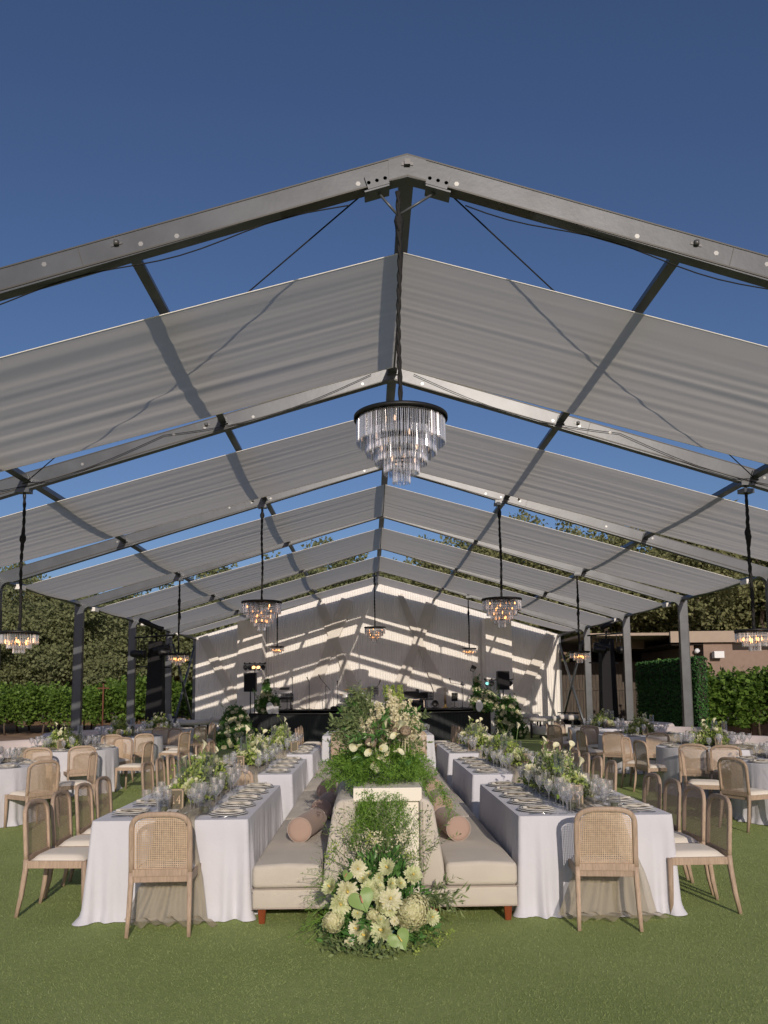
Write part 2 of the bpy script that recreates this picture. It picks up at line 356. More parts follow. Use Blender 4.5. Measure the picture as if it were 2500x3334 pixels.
# ------------------------------------------------------------------ ground, hill
def turf_material():
    mt, n, b = new_mat('artificial_turf'); setin(b, 'Roughness', 0.85); setin(b, 'Specular IOR Level', 0.15)
    tc = n.nodes.new('ShaderNodeTexCoord')
    def noise(sc, det, stretch=None):
        z = n.nodes.new('ShaderNodeTexNoise'); z.inputs['Scale'].default_value = sc; z.inputs['Detail'].default_value = det
        if stretch:
            mp = n.nodes.new('ShaderNodeMapping'); mp.inputs['Scale'].default_value = stretch; n.links.new(tc.outputs['Object'], mp.inputs[0]); n.links.new(mp.outputs[0], z.inputs['Vector'])
        else: n.links.new(tc.outputs['Object'], z.inputs['Vector'])
        return z.outputs['Fac']
    a = noise(0.8, 6); c = noise(28, 4, (1, 0.7, 1))
    mx = n.nodes.new('ShaderNodeMath'); mx.operation = 'MULTIPLY_ADD'; mx.inputs[1].default_value = 0.55
    ml = n.nodes.new('ShaderNodeMath'); ml.operation = 'MULTIPLY'; ml.inputs[1].default_value = 0.45; n.links.new(c, ml.inputs[0])
    n.links.new(a, mx.inputs[0]); n.links.new(ml.outputs[0], mx.inputs[2])
    rp = n.nodes.new('ShaderNodeValToRGB'); rp.color_ramp.elements[0].position = 0.36; rp.color_ramp.elements[1].position = 0.64
    rp.color_ramp.elements[0].color = (0.245, 0.31, 0.10, 1); rp.color_ramp.elements[1].color = (0.335, 0.40, 0.15, 1)
    n.links.new(mx.outputs[0], rp.inputs[0]); n.links.new(rp.outputs[0], b.inputs['Base Color'])
    bp = n.nodes.new('ShaderNodeBump'); bp.inputs['Strength'].default_value = 0.6; bp.inputs['Distance'].default_value = 0.02
    n.links.new(noise(90, 5), bp.inputs['Height']); n.links.new(bp.outputs[0], b.inputs['Normal'])
    return mt
M['turf'] = turf_material()
M['blade'] = leaf_mat('turf_blades', (0.235, 0.30, 0.095), (0.33, 0.39, 0.145), 0.3, 1.5)
M['soil'] = mat('dry_vineyard_soil', (0.30, 0.19, 0.115), 0.95, var=0.25, vscale=1.2, bump=0.5, bscale=8)
M['hill'] = mat('dry_grass_hill', (0.36, 0.225, 0.125), 0.95, var=0.18, vscale=0.25, bump=0.6, bscale=3)
g = MB(); g.add([(-400, -300, -0.012), (400, -300, -0.012), (400, 900, -0.012), (-400, 900, -0.012)], [(0, 1, 2, 3)])
structure(build('ground', g, M['soil']))
g = MB(); g.add([(-11.5, -40, 0), (13, -40, 0), (13, 35.2, 0), (-11.5, 35.2, 0)], [(0, 1, 2, 3)])
structure(build('lawn', g, M['turf']))
rng = np.random.default_rng(3)
def blades(n, y0, y1, hgt):
    y = y0+(y1-y0)*rng.random(n)**1.4; x = -0.35+(rng.random(n)-0.5)*(y*1.06+0.6)
    a = rng.random(n)*2*PI; h = hgt*(0.5+rng.random(n)); wd = 0.0016*(1+y/7)
    lx, ly = rng.normal(size=n)*0.5*h, rng.normal(size=n)*0.5*h
    v = np.stack([np.stack([x-np.cos(a)*wd, y-np.sin(a)*wd, np.full(n, -0.002)], 1), np.stack([x+np.cos(a)*wd, y+np.sin(a)*wd, np.full(n, -0.002)], 1), np.stack([x+lx, y+ly, h], 1)], 1).reshape(-1, 3)
    return v, np.arange(3*n).reshape(-1, 3)
g = MB(); v, f = blades(260000, 3.6, 16, 0.0085); g.arr(v, f)
o = build('grass', g, M['blade']); o['kind'] = 'stuff'; tag(o, 'short green artificial turf blades covering the lawn', 'grass')
# hills (terrain grid)
def hillh(x, y):
    h = 0.0
    h += 9*np.clip((y-50)/70, 0, 1)**1.1*(1/(1+np.exp((x+2)/9)))
    h += 13*np.clip((y-62)/80, 0, 1)*(1/(1+np.exp(-(x-6)/10)))
    h += 2*np.clip((y-60)/80, 0, 1)
    h += 3.5*np.clip((-x-20)/25, 0, 1)*np.clip((y-20)/25, 0, 1)
    return h + 0.4*np.sin(x*0.21+y*0.13)*np.clip((y-45)/20, 0, 1)
nx, ny = 90, 60; xs = np.linspace(-120, 120, nx); ys = np.linspace(38, 190, ny)
g = MB(); X, Y = np.meshgrid(xs, ys); Z = hillh(X, Y)-0.03
vs = np.stack([X, Y, Z], -1).reshape(-1, 3); ii = (np.arange(ny-1)[:, None]*nx+np.arange(nx-1)[None]).ravel()
g.arr(vs, np.stack([ii, ii+1, ii+nx+1, ii+nx], 1), True); structure(build('hill', g, M['hill']))
ORD = ['first', 'second', 'third', 'fourth', 'fifth', 'sixth', 'seventh', 'eighth', 'ninth', 'tenth']

# ------------------------------------------------------------------ tent
Y0, BAY, HR, HE, W = 6.624, 4.572, 6.315, 4.023, 7.62
SLP = (HR-HE)/W
def roofz(x): return HR-SLP*abs(x)
def frame_y(k): return Y0+BAY*k
tent = thing('tent', 'large open-sided gable tent of grey metal frames with white fabric roof strips', 'tent', (0, Y0, 0))
def TL(p): return (p[0], p[1]-Y0, p[2])
for k in range(7):
    y = frame_y(k)
    for sd_ in (-1, 1):
        sx = sd_
        d = 0.19
        xe = W; xi = W-0.21
        poly = [(0, HR), (xe, HE), (xe+0.0, HE-0.62), (xi, HE-0.62)]
        # fillet between post and rafter underside
        cxx, r_ = xi-0.17, 0.17
        zc = roofz(cxx)-d-r_-0.04
        for a in range(0, 9):
            th = math.radians(0+a*(90+16.7)/8); poly.append((cxx+r_*math.cos(th), zc+r_*math.sin(th)))
        poly.append((0, HR-d))
        poly = [(x*sx, z) for x, z in poly]
        if sx < 0: poly = poly[::-1]
        g = MB(); g.prism(poly[::-1], y-0.055-Y0, y+0.055-Y0)
        rf = build('rafter', g, M['steel'], tent)
        # thin dark flanges on the beam's edges
        g = MB()
        n_ = V(SLP*sx, 0, 1).normalized(); ang = math.atan2(-SLP*sx, 1); R = Matrix.Rotation(-ang, 3, 'Y')
        L = (W-0.6)/math.cos(math.atan(SLP)); cx_ = sx*(W-0.6)/2
        g.box((cx_, y-Y0, roofz(cx_)-0.001+0.003), (L, 0.122, 0.012), R)
        g.box((cx_, y-Y0, roofz(cx_)-d-0.002), (L, 0.125, 0.014), R)
        build('flange', g, M['flange'], rf)
        if k < 3:   # splice plates, clamps and bolts seen on the near frames
            for q, (bx_, dz) in enumerate([(0.42, 0.14), (1.95, 0.15), (2.25, 0.13), (2.62, 0.10), (3.05, 0.07), (4.3, 0.11), (5.2, 0.08)]):
                if (q+k+(sx > 0)) % 4 == 3: continue
                b_ = MB(); b_.lathe([(0, -0.016), (0.022, -0.014), (0.022, 0.0), (0.0, 0.0)], (sx*bx_, y-Y0-0.056, roofz(bx_)-dz), 6, False, Matrix.Rotation(PI/2, 3, 'X'))
                build('bolt', b_, M['boltm'], rf)
            for bx_ in ((2.45, 3.55) if k == 0 else (2.6,)):
                b_ = MB(); b_.box((sx*bx_, y-Y0-0.058, roofz(bx_)-0.075), (0.10, 0.006, 0.02), R)
                b_.lathe([(0, -0.02), (0.022, -0.018), (0.024, 0.02), (0, 0.02)], (sx*bx_, y-Y0-0.07, roofz(bx_)-0.07), 10)
                build('clamp', b_, M['steel2'], rf)
            b_ = MB(); b_.box((sx*2.75, y-Y0-0.0565, roofz(2.75)-0.095), (0.006, 0.004, 0.185), R); build('splice_seam', b_, M['flange'], rf)
        # haunch bolts
        for bx_, bz in () if k not in (2, 3, 4) else ((xe-0.05, HE-0.16), (xe-0.05, HE-0.30), (xe-0.05, HE-0.45), (xe-0.52, roofz(xe-0.52)-0.06), (xe-0.52, roofz(xe-0.52)-0.14)):
            g = MB(); g.lathe([(0, -0.008), (0.014, -0.008), (0.014, 0), (0, 0)], (sx*bx_, y-Y0-0.056, bz), 6, False, Matrix.Rotation(PI/2, 3, 'X')); build('bolt', g, M['steel2'], rf)
        # post
        g = MB(); g.box((sx*(xe-0.105), y-Y0, (HE-0.622)/2), (0.205, 0.112, HE-0.622))
        for z_ in np.arange(0.5, 3.3, 0.42): g.box((sx*(xe-0.03), y-Y0-0.0565, z_), (0.012, 0.002, 0.018))
        po = build('post', g, M['steel'], tent)
        g = MB()
        for ox in (0.0, -0.211): g.box((sx*(xe+ox), y-Y0, (HE-0.66)/2+0.01), (0.012, 0.128, HE-0.66))
        build('post_flange', g, M['flange'], po)
        g = MB(); g.box((sx*(xe-0.1), y-Y0, 0.008), (0.36, 0.3, 0.016)); build('base_plate', g, M['steel2'], po)
    # apex plate
    g = MB(); g.prism([(-0.16, roofz(0.16)+0.002), (0, HR+0.002), (0.16, roofz(0.16)+0.002), (0.16, roofz(0.16)-0.20), (0, HR-0.205), (-0.16, roofz(0.16)-0.20)][::-1], y-Y0-0.060, y-Y0+0.060)
    ap = build('apex_plate', g, M['steel'], tent)
    if k in (0, 1):
        g = MB(); g.box((0, y-Y0-0.064, HR-0.09), (0.10, 0.006, 0.03)); g.box((0, y-Y0-0.078, HR-0.085), (0.05, 0.03, 0.05)); build('clamp', g, M['steel2'], ap)
    # purlins to the next frame
    if k < 6:
        for x in (0, -2.37, 2.37, -5.07, 5.07, -7.52, 7.52):
            g = MB(); zz = roofz(x)-0.075; R = Matrix.Rotation(math.atan(SLP)*(1 if x > 0 else -1 if x < 0 else 0), 3, 'Y')
            sz = 0.13 if x == 0 else 0.09
            g.box((x, y-Y0+BAY/2, zz), (sz, BAY-0.13, 0.085), R)
            g.box((x, y-Y0+0.075, zz-0.01), (sz+0.03, 0.03, 0.11), R); g.box((x, y-Y0+BAY-0.075, zz-0.01), (sz+0.03, 0.03, 0.11), R)
            build('eave_beam' if abs(x) > 7 else 'purlin', g, M['steel'], tent)
    # fabric strip of this bay
    if k < 6:
        ya = y+1.06; yb = y+3.73 if k < 5 else y+3.82
        for sx in (-1, 1):
            nx_, ny_ = 60, 96; xs = np.linspace(0.012, W-0.13, nx_); ts = np.linspace(0, 1, ny_)
            r2 = np.random.default_rng(50+k*2+(sx > 0)); ph = r2.random(8)*6.28; fr = r2.uniform(5, 26, 8); am = r2.uniform(0.3, 1, 8)*0.0050/(fr/8)**0.8
            X, T = np.meshgrid(xs, ts); u = X/W
            env = (0.25+1.0*np.sin(PI*u)**0.8)
            Zw = sum(am[i]*np.sin(fr[i]*T*2*PI*0.5+ph[i]+2.2*u*(i % 3-1)) for i in range(4))*env*0.8
            for i in range(16):
                fq = r2.uniform(5, 22); tc_ = r2.uniform(0, 1); uc_ = r2.uniform(0, 1); Zw = Zw + (0.030/fq)*r2.uniform(0.2, 1)*np.sin(2*PI*fq*T+r2.uniform(0, 6)+r2.uniform(-3, 3)*u)*np.exp(-((T-tc_-0.12*np.sin(3*u+i))/0.13)**2)*np.exp(-((u-uc_)/0.55)**2)
            Zw = Zw + 0.0011*np.sin(T*2*PI*24+ph[0]+3*np.sin(T*7))*np.exp(-u*3.5)
            Zw *= np.clip(T*12, 0, 1)*np.clip((1-T)*12, 0, 1)*0.75+0.25
            Zz = HR-SLP*X-(0.26+(0.08 if k < 5 else -0.09)*T)+0.15*u+0.09*u*T+Zw-0.03*np.sin(PI*T)
            Yy = ya+(yb-ya)*T-Y0 + 0.05*np.sin(PI*u)*np.where(T > 0.5, (T-0.5)*2, -(0.5-T)*2)
            vs = np.stack([X*sx, Yy, Zz], -1).reshape(-1, 3); ii = (np.arange(ny_-1)[:, None]*nx_+np.arange(nx_-1)[None]).ravel()
            f = np.stack([ii, ii+1, ii+nx_+1, ii+nx_], 1)
            if sx < 0: f = f[:, ::-1]
            g = MB(); g.arr(vs, f, True); fb = build('roof_fabric', g, M['shade'], tent)
            # hem tubes
            g = MB()
            for row in (0, ny_-1):
                pts = vs.reshape(ny_, nx_, 3)[row][::3]; g.tube([tuple(p) for p in pts], 0.006, 5)
            build('hem', g, M['drape'], fb)
            g = MB(); g.box((sx*(W-0.16), ya-Y0-0.12, roofz(W)-0.10), (0.12, 0.3, 0.10)); build('fabric_roll', g, M['drape'], fb)
# bracing and power cables
def cab(pts, r, name='cable', par=tent, mt='cable'):
    g = MB(); g.tube([TL(p) for p in pts], r, 6); return build(name, g, M[mt], par)
for sx in (-1, 1):
    cab([(sx*0.35, Y0+0.08, roofz(0.35)-0.14), (sx*5.02, Y0+BAY-0.1, roofz(5.0)-0.14)], 0.007, 'bracing_cable')
    pts = []
    for i in range(40):
        x = 0.5+i*0.18; pts.append((sx*x, Y0+0.02, roofz(x)-0.215-0.07*abs(math.sin(i*0.32+sx))**2))
    cab(pts, 0.006, 'power_cable')
    pts = [(sx*(0.3+i*0.18), Y0+BAY-0.085, roofz(0.3+i*0.18)-0.05-0.16*math.sin(PI*((i % 16)/16))) for i in range(40)]
    cab(pts, 0.005, 'power_cable')
    # wind braces by the last bay
    for a, b_ in (((7.52, frame_y(6)-0.25, 3.65), (7.52, frame_y(5)+0.5, 0.2)), ((7.46, frame_y(5)+0.4, 3.5), (7.46, frame_y(6)-0.3, 0.2))):
        g = MB(); g.sweep([TL((sx*a[0], a[1], a[2])), TL((sx*b_[0], b_[1], b_[2]))], (0.04, 0.04, 0.3)); build('wind_brace', g, M['steel'], tent)

# ------------------------------------------------------------------ backdrop
YB = frame_y(6)-0.09
def pleat(x0, x1, ztop, zbot, y, pitch=0.10, amp=0.017, seed=1, rows=5, flare=0.0):
    r2 = np.random.default_rng(seed); n = int((x1-x0)/pitch*7); xs = np.linspace(x0, x1, n)
    ph = np.cumsum(r2.uniform(0.5, 1.5, n))*2*PI/7
    amp_ = amp*(0.5+0.5*np.interp(xs, np.linspace(x0, x1, 40), r2.random(40)*1.4))
    vs = []
    for r_ in range(rows):
        t = r_/(rows-1); zt = np.array([ztop(x) for x in xs]); z = zt*(1-t)+zbot*t
        yy = y - amp_*(0.75+0.35*t)*np.sin(ph+0.25*np.sin(t*3+xs*2))-flare*t
        vs.append(np.stack([xs+0.008*np.cos(ph)*t, yy, z], 1))
    vs = np.concatenate(vs); ii = (np.arange(rows-1)[:, None]*n+np.arange(n-1)[None]).ravel()
    return vs, np.stack([ii, ii+n, ii+n+1, ii+1], 1)
bd = thing('stage_backdrop', 'tall gathered white drape wall hung across the tent behind the stage', 'curtain', (0, YB, 0))
for i, (a, b_) in enumerate([(-7.5, -5.2), (-5.2, -2.6), (-2.6, 0), (0, 2.6), (2.6, 5.2), (5.2, 7.5)]):
    vs, f = pleat(a, b_+0.03, lambda x: roofz(x)-0.03, 0.02, 0 if i % 2 else -0.006, seed=20+i, rows=7)
    g = MB(); g.arr(vs, f, True); build('curtain_panel', g, M['drape'], bd)
def band(p0, p1, w0, w1, y, seed, mid=0.35, name='sash'):
    """loosely pleated diagonal ribbon of voile, pinched along its length"""
    r2 = np.random.default_rng(seed); nu, nv = 26, 40; vs = []
    p0, p1 = np.array(p0), np.array(p1); d = p1-p0; L = np.linalg.norm(d); d = d/L; nrm = np.array([-d[1], d[0]])
    off = np.cumsum(r2.uniform(0.4, 1.4, nu)); off = (off-off[0])/(off[-1]-off[0])-0.5
    amp = 0.012*r2.uniform(0.5, 1.5, nu)*np.where(np.arange(nu) % 2, 1, -1)
    for j in range(nv):
        t = j/(nv-1); ww = (w0*(1-t)+w1*t)*(1-mid*math.exp(-((t-0.5)/0.2)**2)); c = p0+d*L*t; sag = 0.10*math.sin(PI*t)
        for i in range(nu):
            q = c+nrm*off[i]*ww; vs.append((q[0]+0.0, y+amp[i]*0.8-sag*0.3, q[1]-sag*0.3))
    ii = (np.arange(nv-1)[:, None]*nu+np.arange(nu-1)[None]).ravel()
    g = MB(); g.arr(np.array(vs), np.stack([ii, ii+1, ii+nu+1, ii+nu], 1), True); return build(name, g, M['sash'], bd)
band((-1.25, 5.55), (-2.95, 1.05), 0.50, 0.62, -0.16, 1)
band((-2.35, 5.35), (-0.85, 1.5), 0.36, 0.5, -0.12, 2)
band((0.95, 5.75), (2.85, 1.1), 0.22, 0.62, -0.12, 3)
band((2.25, 5.35), (0.75, 1.6), 0.5, 0.5, -0.16, 4)
band((-7.2, 4.1), (-5.75, 1.2), 0.40, 0.40, -0.14, 5, 0.1)
band((7.2, 4.1), (5.5, 0.9), 0.35, 0.65, -0.14, 6, 0.1)
band((-5.75, 1.2), (-5.95, 0.1), 0.25, 0.5, -0.14, 8, 0.0)
# draped pillars flanking the stage
def pillar(x0, x1, y0, ztop, label, seed):
    t = thing('draped_pillar', label, 'pillar', ((x0+x1)/2, y0, 0)); xm = (x0+x1)/2
    vs, f = pleat(x0-xm, x1-xm, lambda x: ztop, 0.02, 0, 0.16, 0.010, seed); g = MB(); g.arr(vs, f, True); build('front_drape', g, M['panel'], t)
    for sx in (-1, 1):
        g = MB(); n = 30
        for i in range(n):
            pass
        ys = np.linspace(0, YB-y0-0.08, 40); xx = sx*(x1-x0)/2+0.012*np.sin(ys*40)
        vs = np.concatenate([np.stack([xx, ys, np.full(40, ztop)], 1), np.stack([xx, ys, np.full(40, 0.02)], 1)])
        i_ = np.arange(39); g.arr(vs, np.stack([i_, i_+40, i_+41, i_+1], 1), True); build('side_drape', g, M['panel'], t)
    g = MB(); g.box((0, (YB-y0)/2-0.04, ztop+0.004), (x1-x0, YB-y0-0.1, 0.01)); build('top_cover', g, M['panel'], t)
pillar(-5.60, -4.62, 32.75, 4.62, 'smooth white draped pillar left of the stage, behind speaker and light bar', 3)
pillar(4.32, 5.36, 32.75, 4.62, 'smooth white draped pillar right of the stage, behind speaker with cyan light', 4)

# ------------------------------------------------------------------ stage
st = thing('stage', 'low black stage deck with curved fluted black front', 'stage', (0, 31, 0))
g = MB(); n = 40; arc = []
for i in range(n+1):
    x = -4.75+8.8*i/n; u = (x+0.35)/4.4; arc.append((x, 28.75+1.5*abs(u)**2.6))
pts = [(x, y-31) for x, y in arc]
vs = [(x, y, z) for z in (0.05, 0.96) for x, y in pts]; N = n+1
# flutes: vertical ribs along the arc
g = MB(); xs = np.linspace(-4.75, 4.05, 1400); uu = (xs+0.35)/4.4; yy = 28.75+1.5*np.abs(uu)**2.6-31+0.013*np.sin(xs*2*PI/0.055)
vv = np.concatenate([np.stack([xs, yy, np.full(1400, 0.03)], 1), np.stack([xs, yy, np.full(1400, 0.95)], 1)]); i_ = np.arange(1399)
g.arr(vv, np.stack([i_, i_+1, i_+1401, i_+1400], 1)); build('fluted_front', g, M['facade'], st)
g = MB()
for s_, z0, z1, off in ((0, 0.95, 0.995, -0.05),):
    a = [(x, y-31+off) for x, y in arc]; b_ = [(x, y-31+0.55) for x, y in arc]
    V4 = [(x, y, z0) for x, y in a]+[(x, y, z1) for x, y in a]+[(x, y, z1) for x, y in b_]+[(x, y, z0) for x, y in b_]
    F4 = []
    for i in range(n):
        for q in range(4): F4.append((q*N+i, q*N+i+1, ((q+1) % 4)*N+i+1, ((q+1) % 4)*N+i))
    g.add(V4, F4)
build('counter_top', g, M['black'], st)
for sx, x in ((-1, -4.75), (1, 4.05)):
    g = MB(); g.box((x, 0.1, 0.5), (0.05, 1.7, 0.93)); build('end_panel', g, M['facade'], st)
g = MB(); g.box((-0.35, 1.3, 1.0), (8.2, 3.0, 0.10)); build('deck', g, M['blackmatte'], st)
g = MB(); g.box((-0.35, -0.19, 1.0), (8.3, 0.02, 0.115)); g.box((-2.6, -0.23, 1.035), (0.04, 0.04, 0.03)); build('deck_edge', g, M['facade'], st)
g = MB(); g.box((-0.9, 1.6, 1.11), (1.9, 1.9, 0.12)); build('drum_riser', g, M['blackmatte'], st)

# ---- stage gear
DZ = 1.05
def mic_stand(x, z, lean, boom, label, name='microphone_stand'):
    t = thing(name, label, 'microphone stand', (x, 32.3, DZ)); z -= DZ
    g = MB()
    for a in (0.4, 2.5, 4.6): g.tube([(0, 0, 0.06), (0.22*math.cos(a), 0.22*math.sin(a), 0.008)], 0.008, 5)
    g.tube([(0, 0, 0), (0, 0, 0.04)], 0.03, 8); build('tripod_base', g, M['black'], t)
    g = MB()
    if boom: g.tube([(0, 0, 0.02), (0, 0, z-boom[1])], 0.011, 6)
    else: g.tube([(0, 0, 0.02), (0, 0, z-0.12)], 0.011, 6)
    build('pole', g, M['black'], t)
    if boom:
        g = MB(); g.tube([(0.16*(-1 if boom[0] > 0 else 1), 0, z-boom[1]-0.12), (boom[0], 0, z)], 0.009, 6); g.lathe([(0, -0.02), (0.02, -0.02), (0.02, 0.02), (0, 0.02)], (0, 0, z-boom[1]), 8)
        build('boom_arm', g, M['black'], t); hx = boom[0]
    else: hx = 0
    g = MB(); p = V(hx, 0, z-0.12 if not boom else z-0.01); q = p+V(lean, -0.05, 0.15)
    g.tube([p, q], [0.012, 0.018], 8); g.tube([q, q+(q-p).normalized()*0.05], [0.028, 0.02], 8); build('microphone', g, M['black'], t)
mic_stand(-3.37, 2.26, 0.0, None, 'slim black microphone stand just right of the keyboard rig')
mic_stand(-2.71, 2.26, -0.07, None, 'straight black microphone stand with clip, left of the boom stand')
mic_stand(-2.06, 2.25, -0.06, (-0.2, 0.30), 'black microphone stand with short angled boom arm')
mic_stand(-1.6, 2.1, 0, None, 'thin upright black microphone stand beside the drum cymbals')
mic_stand(3.28, 2.05, -0.03, (-0.45, -0.02), 'black microphone stand with long level boom near the trombone')
mic_stand(-0.15, 2.0, 0.05, (0.16, 0.14), 'black boom microphone stand behind the white spire of flowers')
def music_stand(x, z, w_, label, tilt=0.35, y=32.1):
    t = thing('music_stand', label, 'music stand', (x, y, DZ)); z -= DZ
    g = MB()
    for a in (0.4, 2.5, 4.6): g.tube([(0, 0, 0.08), (0.2*math.cos(a), 0.2*math.sin(a), 0.008)], 0.009, 5)
    g.tube([(0, 0, 0.03), (0, 0.02, z-0.05)], 0.012, 6); build('pole', g, M['black'], t)
    g = MB(); R = Matrix.Rotation(tilt, 3, 'X'); nx_, nz_ = 9, 5; h = 0.32
    for i in range(nx_+1): g.box(R @ V(-w_/2+w_*i/nx_, 0, 0)+V(0, 0, z), (0.022, 0.006, h), R)
    for j in range(nz_+1): g.box(R @ V(0, 0.001, -h/2+h*j/nz_)+V(0, 0, z), (w_, 0.006, 0.024), R)
    g.box(R @ V(0, 0.03, -h/2)+V(0, 0, z), (w_, 0.06, 0.01), R); build('desk', g, M['black'], t)
music_stand(-3.55, 1.52, 0.47, 'perforated black music stand in front of the keyboard rig')
music_stand(-0.95, 1.50, 0.5, 'perforated black music stand in front of the drum kit')
music_stand(1.88, 1.55, 0.49, 'perforated black music stand right of the flowers, by the spotlight')
music_stand(2.96, 1.50, 0.22, 'small solid black music stand right of the trombone')
music_stand(-0.22, 1.76, 0.4, 'tilted black music stand just left of the white flower spire', 0.1)
# drum kit
t = thing('drum_kit', 'drum kit with brass cymbals on a black riser', 'drum kit', (-0.95, 32.6, 1.17))
RX = Matrix.Rotation(PI/2, 3, 'X')
g = MB(); g.lathe([(0.0, -0.2), (0.27, -0.2), (0.27, 0.2), (0, 0.2)], (-0.05, 0, 0.28), 24, True, RX); build('bass_drum', g, M['silver'], t)
for x, z, r in ((-0.32, 0.38, 0.17), (0.25, 0.42, 0.16)):
    g = MB(); g.lathe([(0.0, -0.11), (r, -0.11), (r, 0.11), (0, 0.11)], (x, -0.05, z), 20); build('tom', g, M['charger'], t)
for x, z, r in ((-0.38, 0.47, 0.22), (-0.28, 0.66, 0.17), (0.42, 0.68, 0.2), (0.3, 0.56, 0.17)):
    g = MB(); g.lathe([(0.0, 0.03), (0.03, 0.02), (r, 0.0), (r, -0.004), (0, -0.004)], (x, 0, z), 24, True, Matrix.Rotation(0.12, 3, 'X')); cy_ = build('cymbal', g, M['brass'], t)
    g = MB(); g.tube([(x, 0, 0), (x, 0, z)], 0.008, 5); build('cymbal_stand', g, M['silver'], cy_)
# keyboard rig
t = thing('keyboard_rig', 'stack of silver keyboards with laptop at stage left', 'keyboard', (-3.75, 32.6, DZ))
for z in (0.72, 0.58, 0.45):
    g = MB(); g.box((0, 0, z), (0.72, 0.35, 0.09)); g.box((0, -0.178, z+0.01), (0.62, 0.004, 0.03)); build('keyboard', g, M['charger' if z > .5 else 'black'], t, 0.01)
g = MB(); g.box((0.05, 0, 0.84), (0.38, 0.26, 0.012), Matrix.Rotation(0.35, 3, 'X')); build('laptop', g, M['black'], t)
g = MB()
for x in (-0.3, 0.3): g.tube([(x, -0.15, 0), (x, 0.1, 0.75)], 0.018, 6); g.tube([(x, 0.15, 0), (x, -0.1, 0.75)], 0.018, 6)
build('rack_stand', g, M['black'], t)
# dj console
t = thing('mixing_desk', 'black equipment table with mixer and cases right of the flowers', 'mixing desk', (1.45, 32.7, DZ))
g = MB(); g.box((0, 0, 0.52), (1.0, 0.5, 0.22)); build('console', g, M['black'], t, 0.02)
g = MB(); g.box((-0.15, -0.05, 0.66), (0.6, 0.3, 0.06), Matrix.Rotation(0.1, 3, 'X')); g.box((0.1, 0.1, 0.72), (0.12, 0.05, 0.12)); build('mixer', g, M['black'], t)
g = MB(); g.box((0, 0, 0.2), (0.8, 0.45, 0.35)); build('case', g, M['blackmatte'], t); g = MB(); g.box((0.1, -0.235, 0.36), (0.55, 0.01, 0.02)); g.box((0.34, -0.235, 0.2), (0.03, 0.012, 0.33)); build('case_trim', g, M['silver'], t)
t = thing('spotlight', 'round black spotlight resting on the stage left of the trombone', 'spotlight', (2.2, 32.3, DZ))
g = MB(); g.lathe([(0.0, -0.1), (0.08, -0.1), (0.13, 0.04), (0.135, 0.1), (0.12, 0.1), (0.11, 0.05), (0, 0.04)], (0, 0, 0.22), 20, True, Matrix.Rotation(PI/2+0.2, 3, 'X')); build('lamp_head', g, M['black'], t)
g = MB(); g.tube([(-0.15, 0, 0.22), (-0.14, 0, 0.05), (0.14, 0, 0.05), (0.15, 0, 0.22)], 0.012, 5); g.box((0, 0, 0.02), (0.2, 0.15, 0.04)); build('yoke', g, M['black'], t)
t = thing('trombone', 'brass trombone standing upright on the stage', 'trombone', (2.6, 32.2, DZ))
g = MB()
g.tube([(-0.035, 0, 0.2), (-0.035, 0, 0.74), (-0.02, 0, 0.80), (0.0, 0, 0.815), (0.02, 0, 0.80), (0.035, 0, 0.74), (0.035, 0, 0.15)], 0.008, 6); g.tube([(-0.035, 0, 0.6), (0.035, 0, 0.6)], 0.006, 5); build('slide', g, M['brass'], t)
g = MB(); g.tube([(0.0, 0.03, 0.55), (0.0, 0.03, 0.2)], [0.012, 0.03], 12); g.lathe([(0.03, 0.2), (0.045, 0.12), (0.09, 0.06), (0.105, 0.04)], (0, 0.03, 0), 18); build('bell', g, M['brass'], t)
g = MB(); g.tube([(0, 0, 0.0), (0, 0, 0.25)], 0.01, 5)
for a in (0.3, 2.4, 4.5): g.tube([(0, 0, 0.1), (0.14*math.cos(a), 0.14*math.sin(a), 0.005)], 0.007, 5)
build('peg_stand', g, M['black'], t)
t = thing('softbox_light', 'black angled lamp on tall thin stand near right pillar', 'stage light', (3.72, 32.4, DZ))
g = MB(); g.tube([(0, 0, 0), (0.02, 0, 1.4)], 0.01, 6)
for a in (0.3, 2.4, 4.5): g.tube([(0, 0, 0.3), (0.25*math.cos(a), 0.25*math.sin(a), 0.005)], 0.009, 5)
build('pole', g, M['black'], t)
g = MB(); g.box((0.02, 0, 1.55), (0.22, 0.14, 0.24), Matrix.Rotation(0.5, 3, 'Y'), (0.7, 1)); build('lamp_head', g, M['black'], t, 0.02)
